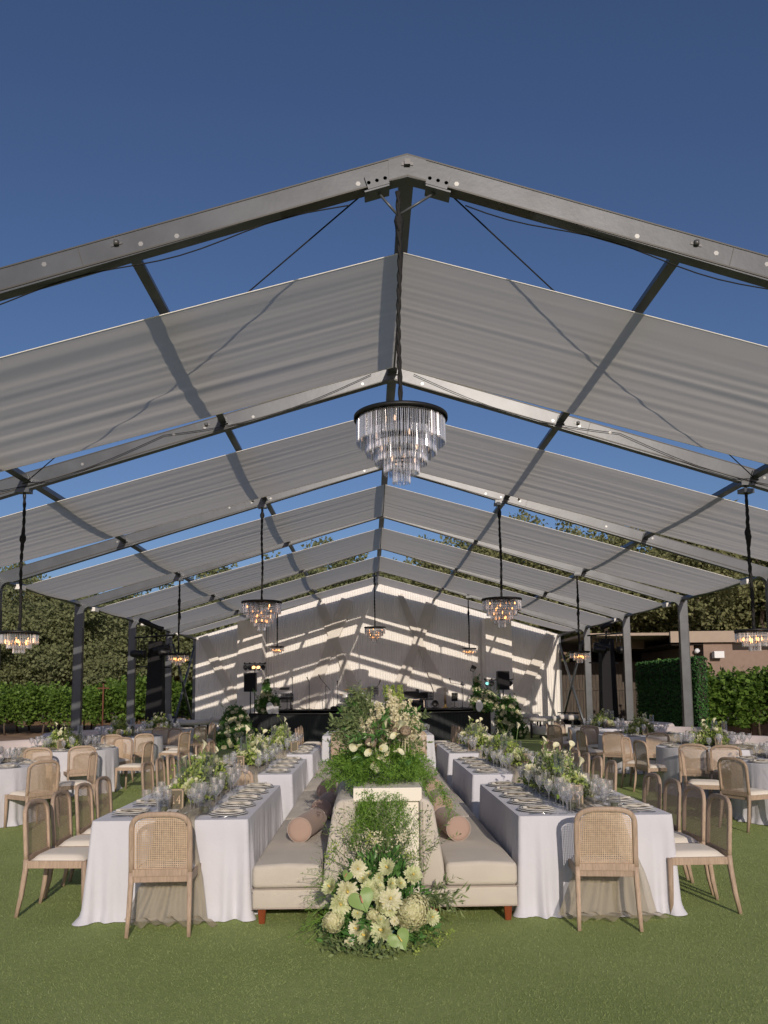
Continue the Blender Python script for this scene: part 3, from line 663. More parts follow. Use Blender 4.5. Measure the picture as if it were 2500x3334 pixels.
# speakers with light bars
def speaker_stand(x, zt, label, blabel, bx0, bx1, bz, heads, blit):
    t = thing('speaker', label, 'speaker', (x, 31.6, 0)); z0 = zt-0.72
    g = MB(); g.box((0, 0, (zt+z0)/2), (0.46, 0.36, 0.72)); build('cabinet', g, M['black'], t, 0.02)
    g = MB(); g.box((0, -0.182, (zt+z0)/2), (0.42, 0.008, 0.66)); build('grille', g, M['blackmatte'], t)
    g = MB(); g.tube([(0, 0, 0.02), (0, 0, z0)], 0.022, 8)
    for a in (0.5, 2.6, 4.7): g.tube([(0, 0, 0.7), (0.4*math.cos(a), 0.4*math.sin(a), 0.01)], 0.014, 5)
    build('stand', g, M['black'], t)
    t = thing('light_bar', blabel, 'stage lights', ((bx0+bx1)/2, 32.05, 0)); h = (bx1-bx0)/2
    g = MB(); g.tube([(0, 0, 0.02), (0, 0, bz)], 0.018, 8)
    for a in (0.2, 2.3, 4.4): g.tube([(0, 0, 0.6), (0.35*math.cos(a), 0.3*math.sin(a), 0.01)], 0.012, 5)
    build('stand', g, M['black'], t)
    g = MB(); g.tube([(-h, 0, bz), (h, 0, bz)], 0.022, 8)
    for i in range(5): g.box((-h+2*h*i/4, 0, bz+0.02), (0.05, 0.06, 0.07))
    build('crossbar', g, M['black'], t)
    for i, hx in enumerate(heads):
        R = Matrix.Rotation(PI/2-0.45, 3, 'X') @ Matrix.Rotation((i-1.5)*0.15, 3, 'Z')
        g = MB(); g.tube([(hx-0.085, 0, bz-0.15), (hx-0.08, 0, bz-0.04), (hx+0.08, 0, bz-0.04), (hx+0.085, 0, bz-0.15)], 0.008, 4)
        g.lathe([(0, -0.09), (0.06, -0.08), (0.085, 0.03), (0.09, 0.09), (0.08, 0.09), (0.075, 0.05)], (hx, 0, bz-0.17), 14, True, R); hd = build('lamp_head', g, M['black'], t)
        c = R @ V(0, 0, 0.055)+V(hx, 0, bz-0.17); g = MB(); g.lathe([(0, 0), (0.074, 0)], c, 14, True, R)
        build('lens', g, M[blit.get(i, 'black')], hd)
speaker_stand(-4.90, 2.50, 'black loudspeaker on a pole at the left end of the stage', 'bar of small black stage lamps above the left loudspeaker, two glowing', -5.2, -4.4, 2.86, (-0.36, -0.19, -0.04, 0.14, 0.32), {2: 'lampy', 3: 'lampy'})
speaker_stand(4.78, 2.48, 'black loudspeaker on a pole at the right end of the stage', 'crossbar of stage lamps behind the right loudspeaker, one glowing cyan', 4.14, 5.24, 2.15, (-0.46, -0.28, 0.44), {0: 'lampc'})

# tall draped line array towers with moving lights
def tower(x, y, zt, label, flip):
    t = thing('lighting_tower', label, 'lighting tower', (x, y, 0))
    g = MB(); g.box((0, 0, zt/2), (0.40, 0.34, zt), None, (1.35, 1.3)); build('tower_cover', g, M['blackmatte'], t, 0.01)
    g = MB(); g.tube([(-0.62, -0.1, zt+0.10), (0.62, -0.1, zt+0.18)], 0.025, 8); g.tube([(-0.55, 0.1, zt-0.75), (0.4, 0.1, zt-0.78)], 0.02, 8)
    for xx in (-0.5, -0.35, 0.3, 0.42): g.tube([(xx, -0.1, zt+0.12), (xx, -0.1, zt-0.28)], 0.014, 5)
    g.tube([(0, 0, zt), (0, -0.05, zt+0.25)], 0.03, 8); build('crossbar', g, M['black'], t)
    for i, (px, pz, ang, L, r) in enumerate([(-0.12*flip, zt+0.48, 0.42*flip, 0.75, 0.085), (-0.46*flip, zt-0.38, 0.05, 0.42, 0.12), (0.25*flip, zt-0.25, -0.25*flip, 0.5, 0.10), (0.36*flip, zt-0.36, 0.1, 0.35, 0.11)]):
        R = Matrix.Rotation(PI/2+ang, 3, 'Y'); g = MB()
        g.lathe([(0, -L/2), (r*0.8, -L/2), (r, -L*0.2), (r*0.75, 0), (r*0.8, L*0.3), (r*1.1, L/2), (0, L/2)], (px, -0.2-0.08*i, pz), 14, True, R)
        g.tube([(px, -0.2, pz), (px*0.9, -0.1, pz+0.14 if i else zt+0.2)], 0.03, 6); build('moving_light', g, M['black'], t)
    g = MB(); pts = [(0.1*math.sin(i*0.8)-0.05, -0.2-0.02*math.cos(i), zt+0.3-i*0.12) for i in range(8)]; g.tube(pts, 0.008, 5); build('cable_loop', g, M['cable'], t)
tower(-6.70, 24.6, 3.30, 'tall black draped light tower by the left posts and vineyard', 1)
tower(7.20, 26.0, 3.34, 'tall black draped light tower by the right posts and fence', -1)

# ------------------------------------------------------------------ chandeliers
def chandelier(R0, radii, lens, step, label, grp=None, dense=1.0, bm='bulb'):
    t = thing('chandelier', label, 'chandelier', (0, 0, 0), 0, grp)
    g = MB(); g.lathe([(R0, 0), (R0+0.006, 0), (R0+0.006, -0.028), (R0, -0.028), (R0, 0)], n=48)
    g.lathe([(0.0, 0.003), (R0, 0.003), (R0, 0.0), (0, 0.0)], n=48)
    for a in range(3): g.box((0, 0, -0.02), (2*R0, 0.02, 0.012), rotz(a*PI/3))
    g.lathe([(0, 0.05), (0.02, 0.05), (0.04, 0.0)], n=10); build('ring', g, M['black'], t)
    r2 = random.Random(int(R0*1000)); zt = -0.04
    for q, (r, L) in enumerate(zip(radii, lens)):
        g = MB(); n = max(10, int(2*PI*r/0.021*dense)); z0 = zt-step*q
        for i in range(n):
            a = 2*PI*i/n; x, y = r*math.cos(a), r*math.sin(a); ll = L*r2.uniform(0.97, 1.03)
            Rm = rotz(a+r2.uniform(-0.5, 0.5)) @ Matrix.Rotation(r2.uniform(-.03, .03), 3, 'X')
            s_ = 0.0065; p = []
            for zz, k_ in ((0, 0.8), (-ll*0.92, 1.0), (-ll, 0.15)):
                for aa in (0.0, 2.1, 4.2): p.append(Rm @ V(s_*k_*math.cos(aa), s_*k_*math.sin(aa), zz)+V(x, y, z0))
            g.add(p, [(0, 1, 4, 3), (1, 2, 5, 4), (2, 0, 3, 5), (3, 4, 7, 6), (4, 5, 8, 7), (5, 3, 6, 8)])
        tr_ = build('crystal_tier', g, M['crystal'], t)
        g = MB(); g.lathe([(r-0.004, z0+0.004), (r+0.004, z0+0.004), (r+0.004, z0-0.008), (r-0.004, z0-0.008), (r-0.004, z0+0.004)], n=32); build('tier_hoop', g, M['black'], tr_)
    nb = 12 if len(radii) > 3 else 10
    for i in range(nb):
        a = 2*PI*i/nb+0.3; rr = radii[0]*(0.55 if i % 2 else 0.75); z = -0.06-0.02*(i % 3) if len(radii) <= 3 else -0.05-0.09*(i % 4)
        rr = min(rr, radii[min(len(radii)-1, i % 4)]*0.8); g = MB(); g.lathe([(0, -0.035), (0.009, -0.02), (0.011, 0), (0.007, 0.02), (0, 0.03)], (rr*math.cos(a), rr*math.sin(a), z-0.05), 8); build('bulb', g, M[bm], t)
    return t
big0 = Maker(chandelier(0.385, (0.365, 0.29, 0.215, 0.145, 0.07), (0.20, 0.20, 0.19, 0.18, 0.17), 0.09, 'x', None, 1.25, 'dimbulb'))
big = Maker(chandelier(0.385, (0.365, 0.29, 0.215, 0.145, 0.07), (0.20, 0.20, 0.19, 0.18, 0.17), 0.09, 'x'))
small = Maker(chandelier(0.25, (0.243, 0.155, 0.072), (0.13, 0.13, 0.13), 0.062, 'x'))
def rope(x, y, z0, z1, lump, seed, par):
    r2 = random.Random(seed); n = 44; g = MB()
    for s_ in (0, PI):
        pts = []; rr = []
        for i in range(n+1):
            t_ = i/n; z = z0+(z1-z0)*t_; L = math.exp(-((t_-lump)/0.035)**2); a = i*1.1+s_
            pts.append((0.009*math.cos(a)+0.012*math.sin(t_*7+seed)*math.sin(PI*t_), 0.009*math.sin(a), z)); rr.append(0.0135+0.022*L+0.003*r2.random())
        g.tube(pts, rr, 6)
    return build('hanging_cable', g, M['cable'], par)
CH_ = [('big', -0.08, 0, 4.02, 0.15, 'largest five-tier crystal chandelier, unlit looking, hanging from the front apex'),
       ('small', -5.10, 1, 2.60, 0.33, 'small three-tier crystal chandelier at the far left edge, against the trees'),
       ('small', 4.95, 1, 2.54, 0.33, 'small three-tier crystal chandelier at the far right edge, over the building'),
       ('big', -2.42, 2, 3.49, 0.07, 'five-tier lit chandelier hanging left of centre, before the left drapes'),
       ('big', 2.22, 2, 3.51, 0.1, 'five-tier lit chandelier hanging right of centre, before the right drapes'),
       ('small', -5.06, 3, 2.72, 0.5, 'small three-tier chandelier beside the left lighting tower'),
       ('small', 4.88, 3, 2.69, 0.5, 'small three-tier chandelier beside the right lighting tower'),
       ('big', -0.14, 5, 4.05, 0.2, 'farthest five-tier chandelier in the centre, above the stage'),
       ('small', -3.65, 5, 3.38, 0.3, 'tiny far three-tier chandelier over the left side of the stage'),
       ('small', 3.25, 5, 3.26, 0.3, 'tiny far three-tier chandelier over the right side of the stage')]
for i, (kd, x, k, z, lump, lab) in enumerate(CH_):
    t = (big0 if i == 0 else big if kd == 'big' else small).put((x, frame_y(k), z), 0.3*i, lab, 'crystal chandeliers hung in the tent')
    zt = roofz(x)-0.28-z
    ob = rope(0, 0, zt, 0.03, lump, i, t)
    g = MB()
    if i == 0:
        for sx in (-1, 1):
            xx = sx*0.26+0.08; zz = roofz(0.26)-z-0.22; R = Matrix.Rotation(math.atan(SLP)*sx, 3, 'Y')
            g.box((xx, -0.065, zz+0.055), (0.19, 0.02, 0.12), R); g.box((xx, 0, zz-0.02), (0.22, 0.15, 0.015), R)
            for q_ in (-0.07, 0, 0.07): g.lathe([(0, -0.012), (0.018, -0.012), (0.018, 0), (0, 0)], (xx+q_, -0.075, zz+0.05-q_*SLP*sx), 6, False, RX)
            g.lathe([(0, -0.01), (0.018, -0.01), (0.018, 0), (0, 0)], (xx, -0.05, zz+0.04), 6, False, RX)
            g.tube([(xx, 0, zz), (0.0, 0, zz-0.22)], 0.012, 6)
    else:
        g.box((0, 0, zt+0.05), (0.17, 0.14, 0.06)); g.tube([(0, 0, zt+0.03), (0, 0, zt-0.08)], 0.018, 6); g.lathe([(0, -0.01), (0.012, -0.01), (0.012, 0), (0, 0)], (0.05, -0.07, zt+0.05), 6, False, RX)
    b_ = build('ceiling_clamp', g, M['steel'], t)
    for ch in (ob, b_): ch.rotation_euler = (0, 0, -0.3*i)

# ------------------------------------------------------------------ chairs
def make_chair():
    t = thing('cane_chair', 'x', 'chair')
    yb = -0.235
    def backpath(inset=0.0, n=13):
        hw = 0.212-inset; zt = 0.868-inset; p = []
        def lean(z): return yb-0.03*max(0, (z-0.45)/0.43)
        for z in np.linspace(0.43+inset, 0.755, 5): p.append((-hw, lean(z), z))
        for i in range(1, n-1):
            a = PI-PI*i/(n-1); x = hw*math.copysign(abs(math.cos(a))**0.62, math.cos(a)); z = 0.755+(zt-0.755)*abs(math.sin(a))**0.8
            p.append((x, lean(z)-0.02*(1-(x/hw)**2), z))
        for z in np.linspace(0.755, 0.43+inset, 5): p.append((hw, lean(z), z))
        return p
    bp = backpath(); g = MB(); g.sweep(bp, (0.0165, 0.020, 0.55), up=(0, -1, 0.05)); g.box((0, yb-0.005, 0.445), (0.40, 0.030, 0.05)); build('back_frame', g, M['wood'], t)
    # cane panel (thin, two sides)
    g = MB(); ins = backpath(0.014); cols = 16; rows = 14; vs = []; 
    for j in range(rows+1):
        for i in range(cols+1):
            u = -1+2*i/cols; hw = 0.198; x = u*hw
            zt = 0.755+(0.858-0.755)*max(0, 1-abs(u)**(1/0.62))**0.42
            z = 0.465+(zt-0.465)*j/rows; vs.append((x, yb-0.03*max(0, (z-0.45)/0.43)-0.02*(1-u*u)*((z-0.45)/0.4), z))
    fs = [(j*(cols+1)+i, j*(cols+1)+i+1, (j+1)*(cols+1)+i+1, (j+1)*(cols+1)+i) for j in range(rows) for i in range(cols)]
    g.add(vs, fs, True); build('cane_panel', g, M['cane'], t)
    for sx in (-1, 1):
        g = MB(); g.sweep([(sx*0.212, yb, 0.445), (sx*0.213, yb-0.004, 0.36), (sx*0.217, yb-0.03, 0.16), (sx*0.222, yb-0.062, 0.0)], [(0.020, 0.020, 0.5), (0.020, 0.019, 0.5), (0.018, 0.017, 0.5), (0.014, 0.014, 0.5)], up=(0, -1, 0)); build('leg', g, M['wood'], t)
        g = MB(); g.sweep([(sx*0.225, 0.235, 0.43), (sx*0.226, 0.238, 0.2), (sx*0.228, 0.243, 0.0)], [(0.021, 0.019, 0.45), (0.018, 0.017, 0.45), (0.014, 0.014, 0.45)], up=(0, -1, 0)); build('leg', g, M['wood'], t)
    g = MB(); z = 0.405
    for sx in (-1, 1): g.box((sx*0.218, 0.0, z), (0.024, 0.45, 0.058), rotz(-sx*0.03))
    g.box((0, 0.232, z), (0.43, 0.024, 0.058)); g.box((0, yb+0.005, z-0.003), (0.41, 0.026, 0.055)); build('seat_frame', g, M['wood'], t, 0.003)
    g = MB(); n = 12; vs = []; 
    for j in range(n+1):
        for i in range(n+1):
            u, v = -1+2*i/n, -1+2*j/n; e = (1-abs(u)**5)*(1-abs(v)**5); uu = u*(1-0.02*(1-e)); 
            vs.append((uu*(0.215+0.012*v), 0.01+v*0.222, 0.432+0.045*max(0, e)**0.45))
    fs = [(j*(n+1)+i, j*(n+1)+i+1, (j+1)*(n+1)+i+1, (j+1)*(n+1)+i) for j in range(n) for i in range(n)]
    g.add(vs, fs, True); build('seat_cushion', g, M['seat'], t)
    return t
chair = Maker(make_chair())
def put_chair(bx, by, ang, label, grp):
    """bx,by: where the top of the back is; ang: heading the sitter faces (0 = +Y)"""
    fx, fy = -math.sin(ang), math.cos(ang)
    return chair.put((bx+0.27*fx, by+0.27*fy, 0), ang, label, grp)

# ------------------------------------------------------------------ tables
def skirt(perim, top_poly_z, seed, flare, amp, corners=(), H=0.76, rows=16, ncell=None, pool=0.04):
    """perim: list of (x,y,nx,ny,s); returns MB with folds that open towards the ground"""
    r2 = np.random.default_rng(seed); P = np.array(perim); n = len(P); s = P[:, 4]; Ltot = s[-1]+(s[1]-s[0])
    k = max(6, int(Ltot/(ncell or 0.30))); cuts = np.sort(r2.random(k)*Ltot); fold = np.zeros(n)
    for c in cuts:
        d = np.abs((s-c+Ltot/2) % Ltot-Ltot/2); fold += r2.uniform(0.4, 1.0)*np.exp(-(d/r2.uniform(0.025, 0.055))**2)
    fold2 = 0.35*np.sin(s*2*PI/Ltot*int(Ltot/0.16)+r2.random()*6)*np.interp(s, np.linspace(0, Ltot, 12), r2.random(12))
    cf = np.zeros(n)
    for c in corners:
        d = np.abs((s-c+Ltot/2) % Ltot-Ltot/2); cf += 1.3*np.exp(-(d/0.05)**2)-0.5*np.exp(-((d-0.10)/0.03)**2)+0.9*np.exp(-((d-0.17)/0.035)**2)+0.5*r2.random()*np.exp(-((d-0.30)/0.05)**2)
    vs = [np.stack([P[:, 0], P[:, 1], np.full(n, H)], 1)]
    for j in range(1, rows+1):
        t = j/rows; off = 0.004+flare*t+amp*(t**0.9)*(fold+fold2)+0.034*cf*t**1.2; z = H*(1-t)+0.004
        if j == rows: off = off+pool*(0.5+fold*0.7+0.5*cf*r2.random()); z = 0.006
        if j == rows-1: off = off+pool*0.25
        vs.append(np.stack([P[:, 0]+P[:, 2]*off, P[:, 1]+P[:, 3]*off, np.full(n, z)], 1))
    g = MB(); allv = np.concatenate(vs); fs = []
    i = np.arange(n); i1 = (i+1) % n
    for j in range(rows): fs.append(np.stack([j*n+i, (j+1)*n+i, (j+1)*n+i1, j*n+i1], 1))
    g.arr(allv, np.concatenate(fs), True); b = len(g.v)
    g.add([(float(a), float(c), H) for a, c in P[:, :2]], [tuple(range(n))][0:1]); return g
def rect_perim(w_, l_, step=0.012):
    r = 0.025; pts = []; hw, hl = w_/2, l_/2
    segs = [((-hw+r, -hl), (hw-r, -hl), (0, -1)), ((hw, -hl+r), (hw, hl-r), (1, 0)), ((hw-r, hl), (-hw+r, hl), (0, 1)), ((-hw, hl-r), (-hw, -hl+r), (-1, 0))]
    cs = [(hw-r, -hl+r, -PI/2), (hw-r, hl-r, 0), (-hw+r, hl-r, PI/2), (-hw+r, -hl+r, PI)]; out = []; s = 0; cor = []
    for q in range(4):
        a, b_, nn = segs[q]; L = math.dist(a, b_); n = int(L/step)
        for i in range(n):
            t = i/n; out.append((a[0]+(b_[0]-a[0])*t, a[1]+(b_[1]-a[1])*t, nn[0], nn[1], s+L*t))
        s += L; cx_, cy_, a0 = cs[q]; cor.append(s+0.03)
        for i in range(6):
            th = a0+PI/2*i/6; out.append((cx_+r*math.cos(th), cy_+r*math.sin(th), math.cos(th), math.sin(th), s+0.06*i/6))
        s += 0.06
    return out, cor
def round_perim(R, n=520): return [(R*math.cos(2*PI*i/n), R*math.sin(2*PI*i/n), math.cos(2*PI*i/n), math.sin(2*PI*i/n), 2*PI*R*i/n) for i in range(n)]

def wine_glass(h, rb, stem, label='x', nm='wine_glass'):
    g = MB(); b0 = stem
    prof = [(0.036, 0.001), (0.030, 0.003), (0.006, 0.007), (0.0035, 0.02), (0.0035, b0-0.01), (0.008, b0)]
    for i in range(1, 9):
        t = i/8; a = t*PI*0.78; prof.append((rb*math.sin(min(a, PI))*1.0 if t < 0.75 else rb*(math.sin(0.75*PI*0.78)*(1-(t-0.75)*0.25)+0.12*0), b0+(h-b0)*t))
    g.lathe(prof, n=14); o = build(nm, g, M['glass']); tag(o, label, 'glass'); return o
G1 = Maker(wine_glass(0.235, 0.046, 0.10)); G2 = Maker(wine_glass(0.215, 0.039, 0.105)); G3 = Maker(wine_glass(0.17, 0.042, 0.055, nm='water_goblet')); G4 = Maker(wine_glass(0.20, 0.033, 0.09))
def plate(name, r, h, mt):
    g = MB(); g.lathe([(0.0, 0.004), (r*0.6, 0.004), (r*0.72, h*0.6), (r, h), (r, h-0.002), (r*0.7, 0.0), (0, 0.0)], n=28); o = build(name, g, M[mt]); return tag(o, 'x', 'plate')
PL1 = Maker(plate('charger_plate', 0.16, 0.013, 'charger')); PL2 = Maker(plate('dinner_plate', 0.145, 0.012, 'china'))
def napkin():
    g = MB(); nx_, ny_ = 10, 16; vs = []
    for j in range(ny_+1):
        for i in range(nx_+1):
            u, v = -1+2*i/nx_, -1+2*j/ny_; vs.append((u*0.062*(1+0.25*v), v*0.12, 0.010+0.008*math.cos(u*5)+0.004*math.sin(v*6+u*3)))
    g.add(vs, [(j*(nx_+1)+i, j*(nx_+1)+i+1, (j+1)*(nx_+1)+i+1, (j+1)*(nx_+1)+i) for j in range(ny_) for i in range(nx_)], True)
    t = thing('napkin', 'x', 'napkin'); build('folded_cloth', g, M['napkin'], t)
    g = MB(); g.box((0.02, 0.0, 0.0235), (0.085, 0.17, 0.0015), rotz(0.12)); build('menu_card', g, M['paper'], t); return t
NP = Maker(napkin())
def cutlery():
    t = thing('cutlery_set', 'x', 'cutlery')
    for nm, x in (('fork', -0.205), ('fork', -0.18), ('knife', 0.185), ('spoon', 0.21)):
        g = MB(); g.sweep([(x, -0.10, 0.004), (x, 0.02, 0.005), (x, 0.05, 0.004)], [(0.002, 0.006, 0.8), (0.002, 0.003, 0.8), (0.002, 0.004, 0.8)], up=(0, 0, 1))
        if nm == 'knife': g.box((x, 0.085, 0.004), (0.016, 0.08, 0.002))
        elif nm == 'spoon': g.lathe([(0, 0.002), (0.014, 0.004), (0.018, 0.007)], (x, 0.075, 0), 10)
        else:
            g.box((x, 0.06, 0.004), (0.02, 0.02, 0.002))
            for q in (-0.007, 0, 0.007): g.box((x+q, 0.085, 0.004), (0.003, 0.035, 0.002))
        build(nm, g, M['silver'], t)
    return t
CT = Maker(cutlery())
TZ = 0.764
def setting(x, y, face, place, tname, nglass=4, cut=False, rr=random.Random(5)):
    """face: direction the diner looks (angle, 0=+Y); x,y centre of plate"""
    f = V(-math.sin(face), math.cos(face), 0); r = V(math.cos(face), math.sin(face), 0); p = V(x, y, 0)
    gp = 'place settings on the '+tname; e = '%s, %s' % (place, tname)
    j = lambda a: rr.uniform(-a, a)
    PL1.put((x, y, TZ), j(0.5), 'pewter rimmed charger plate at the '+e, gp)
    PL2.put((x, y, TZ+0.013), j(0.5), 'white dinner plate at the '+e, gp)
    NP.put((x, y, TZ+0.018), face+j(0.25), 'folded napkin with menu at the '+e, gp)
    if cut: CT.put((x, y, TZ), face, 'silver cutlery at the '+e, gp)
    G = [(G1, 0.15, 0.25, 'widest wine glass'), (G3, 0.03, 0.235, 'short stemmed water goblet'), (G2, 0.19, 0.16, 'medium wine glass'), (G4, 0.08, 0.33, 'slender wine glass'), (G2, -0.05, 0.28, 'second medium wine glass')]
    for mk, a, b_, nm in G[:nglass]:
        q = p+r*(a+j(0.02))+f*(b_+j(0.02)); mk.put((q.x, q.y, TZ), j(3), nm+' at the '+e, gp)

# vases with candles
def vase(r, h, ch):
    t = thing('candle_vase', 'x', 'vase'); g = MB(); g.lathe([(0, 0.004), (r, 0.004), (r, h), (r-0.003, h), (r-0.003, 0.012), (0, 0.012)], n=20); build('glass_cylinder', g, M['vglass'], t)
    g = MB(); g.lathe([(0, 0.012), (r*0.62, 0.012), (r*0.62, ch), (r*0.4, ch+0.002), (0, ch-0.004)], n=14); g.tube([(0, 0, ch-0.004), (0, 0, ch+0.012)], 0.0012, 4); build('candle', g, M['candle'], t); return t
VT = Maker(vase(0.045, 0.42, 0.24)); VM = Maker(vase(0.045, 0.33, 0.18)); VS = Maker(vase(0.05, 0.12, 0.06))
# number cards
GLY = {'1': [[(.3, .85), (.5, 1), (.5, 0)], [(.25, 0), (.75, 0)]], '2': [[(.1, .8), (.25, .97), (.6, 1), (.82, .8), (.75, .55), (.1, 0), (.9, 0)]], '3': [[(.1, .88), (.35, 1), (.7, .95), (.8, .75), (.6, .56), (.35, .54)], [(.6, .56), (.88, .35), (.75, .08), (.4, 0), (.1, .1)]],
       '4': [[(.7, 0), (.7, 1), (.05, .3), (.95, .3)], [(.5, 0), (.9, 0)]], '5': [[(.85, 1), (.25, 1), (.2, .56), (.55, .62), (.85, .4), (.75, .08), (.4, 0), (.1, .08)]], '7': [[(.1, .9), (.12, 1), (.9, 1), (.4, 0)]]}
def number_card(x, y, num, label, rz=0.0, z=TZ, w_=0.13, h=0.18):
    t = thing('table_number_card', label, 'table number', (x, y, z), rz); R = Matrix.Rotation(-0.12, 3, 'X')
    g = MB(); g.box(R @ V(0, 0, h/2)+V(0, 0, 0.004), (w_, 0.008, h), R); build('card', g, M['card'], t)
    g = MB()
    for d_ in (0.010, 0.016):
        ww, hh = w_/2-d_, h/2-d_; c = 0.012; loop = [(-ww+c, -hh), (ww-c, -hh), (ww, -hh+c), (ww, hh-c), (ww-c, hh), (-ww+c, hh), (-ww, hh-c), (-ww, -hh+c), (-ww+c, -hh)]
        g.tube([R @ V(a, -0.0045, b_+h/2)+V(0, 0, 0.004) for a, b_ in loop], 0.0020 if d_ < 0.012 else 0.0008, 4)
    build('border', g, M['gold'], t)
    if num:
        g = MB(); gw = 0.034; x0 = -len(num)*gw/2-0.003*(len(num)-1)
        for i, chh in enumerate(num):
            for st_ in GLY[chh]: g.tube([R @ V(x0+i*(gw+0.006)+a*gw, -0.005, h/2-0.032+b_*0.064)+V(0, 0, 0.004) for a, b_ in st_], 0.0034, 4)
        build('number', g, M['gold'], t)
    g = MB(); g.box((0, 0.035, 0.003), (w_*0.8, 0.06, 0.006)); build('foot', g, M['card'], t)

# ------------------------------------------------------------------ flowers
def blossom(mb, rng, c, r, up=(0, 0, 1), rings=4, per=9, mb2=None):
    u = V(*up).normalized(); a = u.orthogonal().normalized(); b_ = u.cross(a); c = V(*c)
    for q in range(rings):
        el = 0.30+1.15*q/rings; n = per-2*q if per > 15 else per-q
        for i in range(n):
            th = 2*PI*(i+0.5*q)/n+rng.random()*0.2; d = (a*math.cos(th)+b_*math.sin(th)); tip = d*math.cos(el)+u*math.sin(el); L = r*(1.06-0.09*q)
            sd_ = u.cross(d)*(L*(0.16 if per > 15 else 0.25)); j_ = 1+0.16*(rng.random()-0.5); base = c+d*r*0.08+u*(r*0.22*q/rings); mid = c+tip*L*0.62*j_; end = c+tip*L*j_+u*r*(0.16-0.05*q)+V(*rng.normal(size=3))*r*0.05
            mb.add([base, mid-sd_, end-sd_*0.35, end+sd_*0.35, mid+sd_, mid+(u*-0.07*L)], [(0, 5, 1), (1, 5, 3, 2), (5, 4, 3), (0, 4, 5)], True)
    if mb2 is not None: mb2.lathe([(0, r*0.72), (r*0.10, r*0.68), (r*0.12, r*0.45), (r*0.1, r*0.15)], c, 8, True, u.to_track_quat('Z', 'Y').to_matrix())
def calla_mb(mb, base, d, L, roll=0.0, open_=1.0):
    d = V(*d).normalized(); a = d.cross(V(0, 0, 1)); a = a.normalized() if a.length > 0.05 else V(1, 0, 0); b_ = d.cross(a); R = Matrix.Rotation(roll, 3, d); a, b_ = R @ a, R @ b_
    nu, nv = 13, 9; vs = []
    for j in range(nv):
        t = j/(nv-1); r = L*(0.05+0.17*t**1.3*open_+0.13*max(0, t-0.7)/0.3)
        for i in range(nu):
            th = -PI*0.93+2*PI*0.93*i/(nu-1); h = L*(0.75*t)*(1+0.38*t*math.cos(th)*0.9); rr = r*(1+0.25*t*math.cos(th)*(t > 0.7)); vs.append(V(*base)+d*h+a*(rr*math.cos(th))+b_*(rr*math.sin(th)))
    mb.add(vs, [(j*nu+i, j*nu+i+1, (j+1)*nu+i+1, (j+1)*nu+i) for j in range(nv-1) for i in range(nu-1)], True)
def calla(par, base, d, L, roll=0.0, label=None, stem_from=None):
    g = MB(); calla_mb(g, base, d, L, roll); o = build('calla_lily', g, M['calla'], par, label=label)
    d = V(*d).normalized(); g = MB(); g.tube([V(*base)+d*L*0.1, V(*base)+d*L*0.55], L*0.03, 6); build('spadix', g, M['yellow'], o)
    g = MB(); s0 = V(*stem_from) if stem_from else V(*base)-d*L*0.9; g.tube([s0, (s0+V(*base))/2+V(0, 0, 0.01), V(*base)+d*0.01], 0.005, 5); build('stem', g, M['stem'], o); return o
def anthurium(par, c, nrm, up, r, label=None, pink=True):
    n_ = V(*nrm).normalized(); u = V(*up); u = (u-n_*u.dot(n_)).normalized(); s_ = u.cross(n_); c = V(*c); g = MB(); N = 36; vs = [c+u*r*0.25+n_*r*0.02]
    for q in (0.5, 1.0):
        for i in range(N):
            t = 2*PI*i/N; x = 16*math.sin(t)**3/17; y = (13*math.cos(t)-5*math.cos(2*t)-2*math.cos(3*t)-math.cos(4*t))/17
            vs.append(c+s_*(x*r*q)+u*(y*r*q+(1-q)*0.25*r)+n_*(0.10*r*math.sin(q*3)-0.12*r*abs(x)*q+0.03*r*math.sin(t*5)*q))
    fs = [(0, 1+i, 1+(i+1) % N) for i in range(N)]+[(1+i, 1+N+i, 1+N+(i+1) % N, 1+(i+1) % N) for i in range(N)]
    g.add(vs, fs, True); o = build('anthurium', g, M['anth'], par, label=label)
    g = MB(); g.tube([c+u*r*0.3+n_*0.01, c-u*r*0.25+n_*r*0.45], [r*0.07, r*0.045], 8); build('spadix', g, M['spadix' if pink else 'yellow'], o); return o
def floret_cloud(mb, rng, P, s, C0=None):
    n = len(P); P = np.asarray(P)
    D0 = (P-np.asarray(C0)) if C0 is not None else rng.normal(size=(n, 3)); D0 = D0/np.maximum(np.linalg.norm(D0, axis=1, keepdims=True), 1e-6)
    Q = rng.normal(size=(n, 3)); U = np.cross(D0, Q); U /= np.linalg.norm(U, axis=1, keepdims=True)+1e-9; W_ = np.cross(D0, U); sz = s*(0.7+0.6*rng.random(n))[:, None]
    for k in range(4):
        a = PI/2*k; d = U*math.cos(a)+W_*math.sin(a); e = U*math.cos(a+0.8)+W_*math.sin(a+0.8); f = U*math.cos(a-0.8)+W_*math.sin(a-0.8)
        v = np.stack([P, P+e*sz*0.55+D0*sz*0.15, P+d*sz+D0*sz*0.25, P+f*sz*0.55+D0*sz*0.15], 1).reshape(-1, 3); i = np.arange(n)*4; mb.arr(v, np.stack([i, i+1, i+2, i+3], 1))
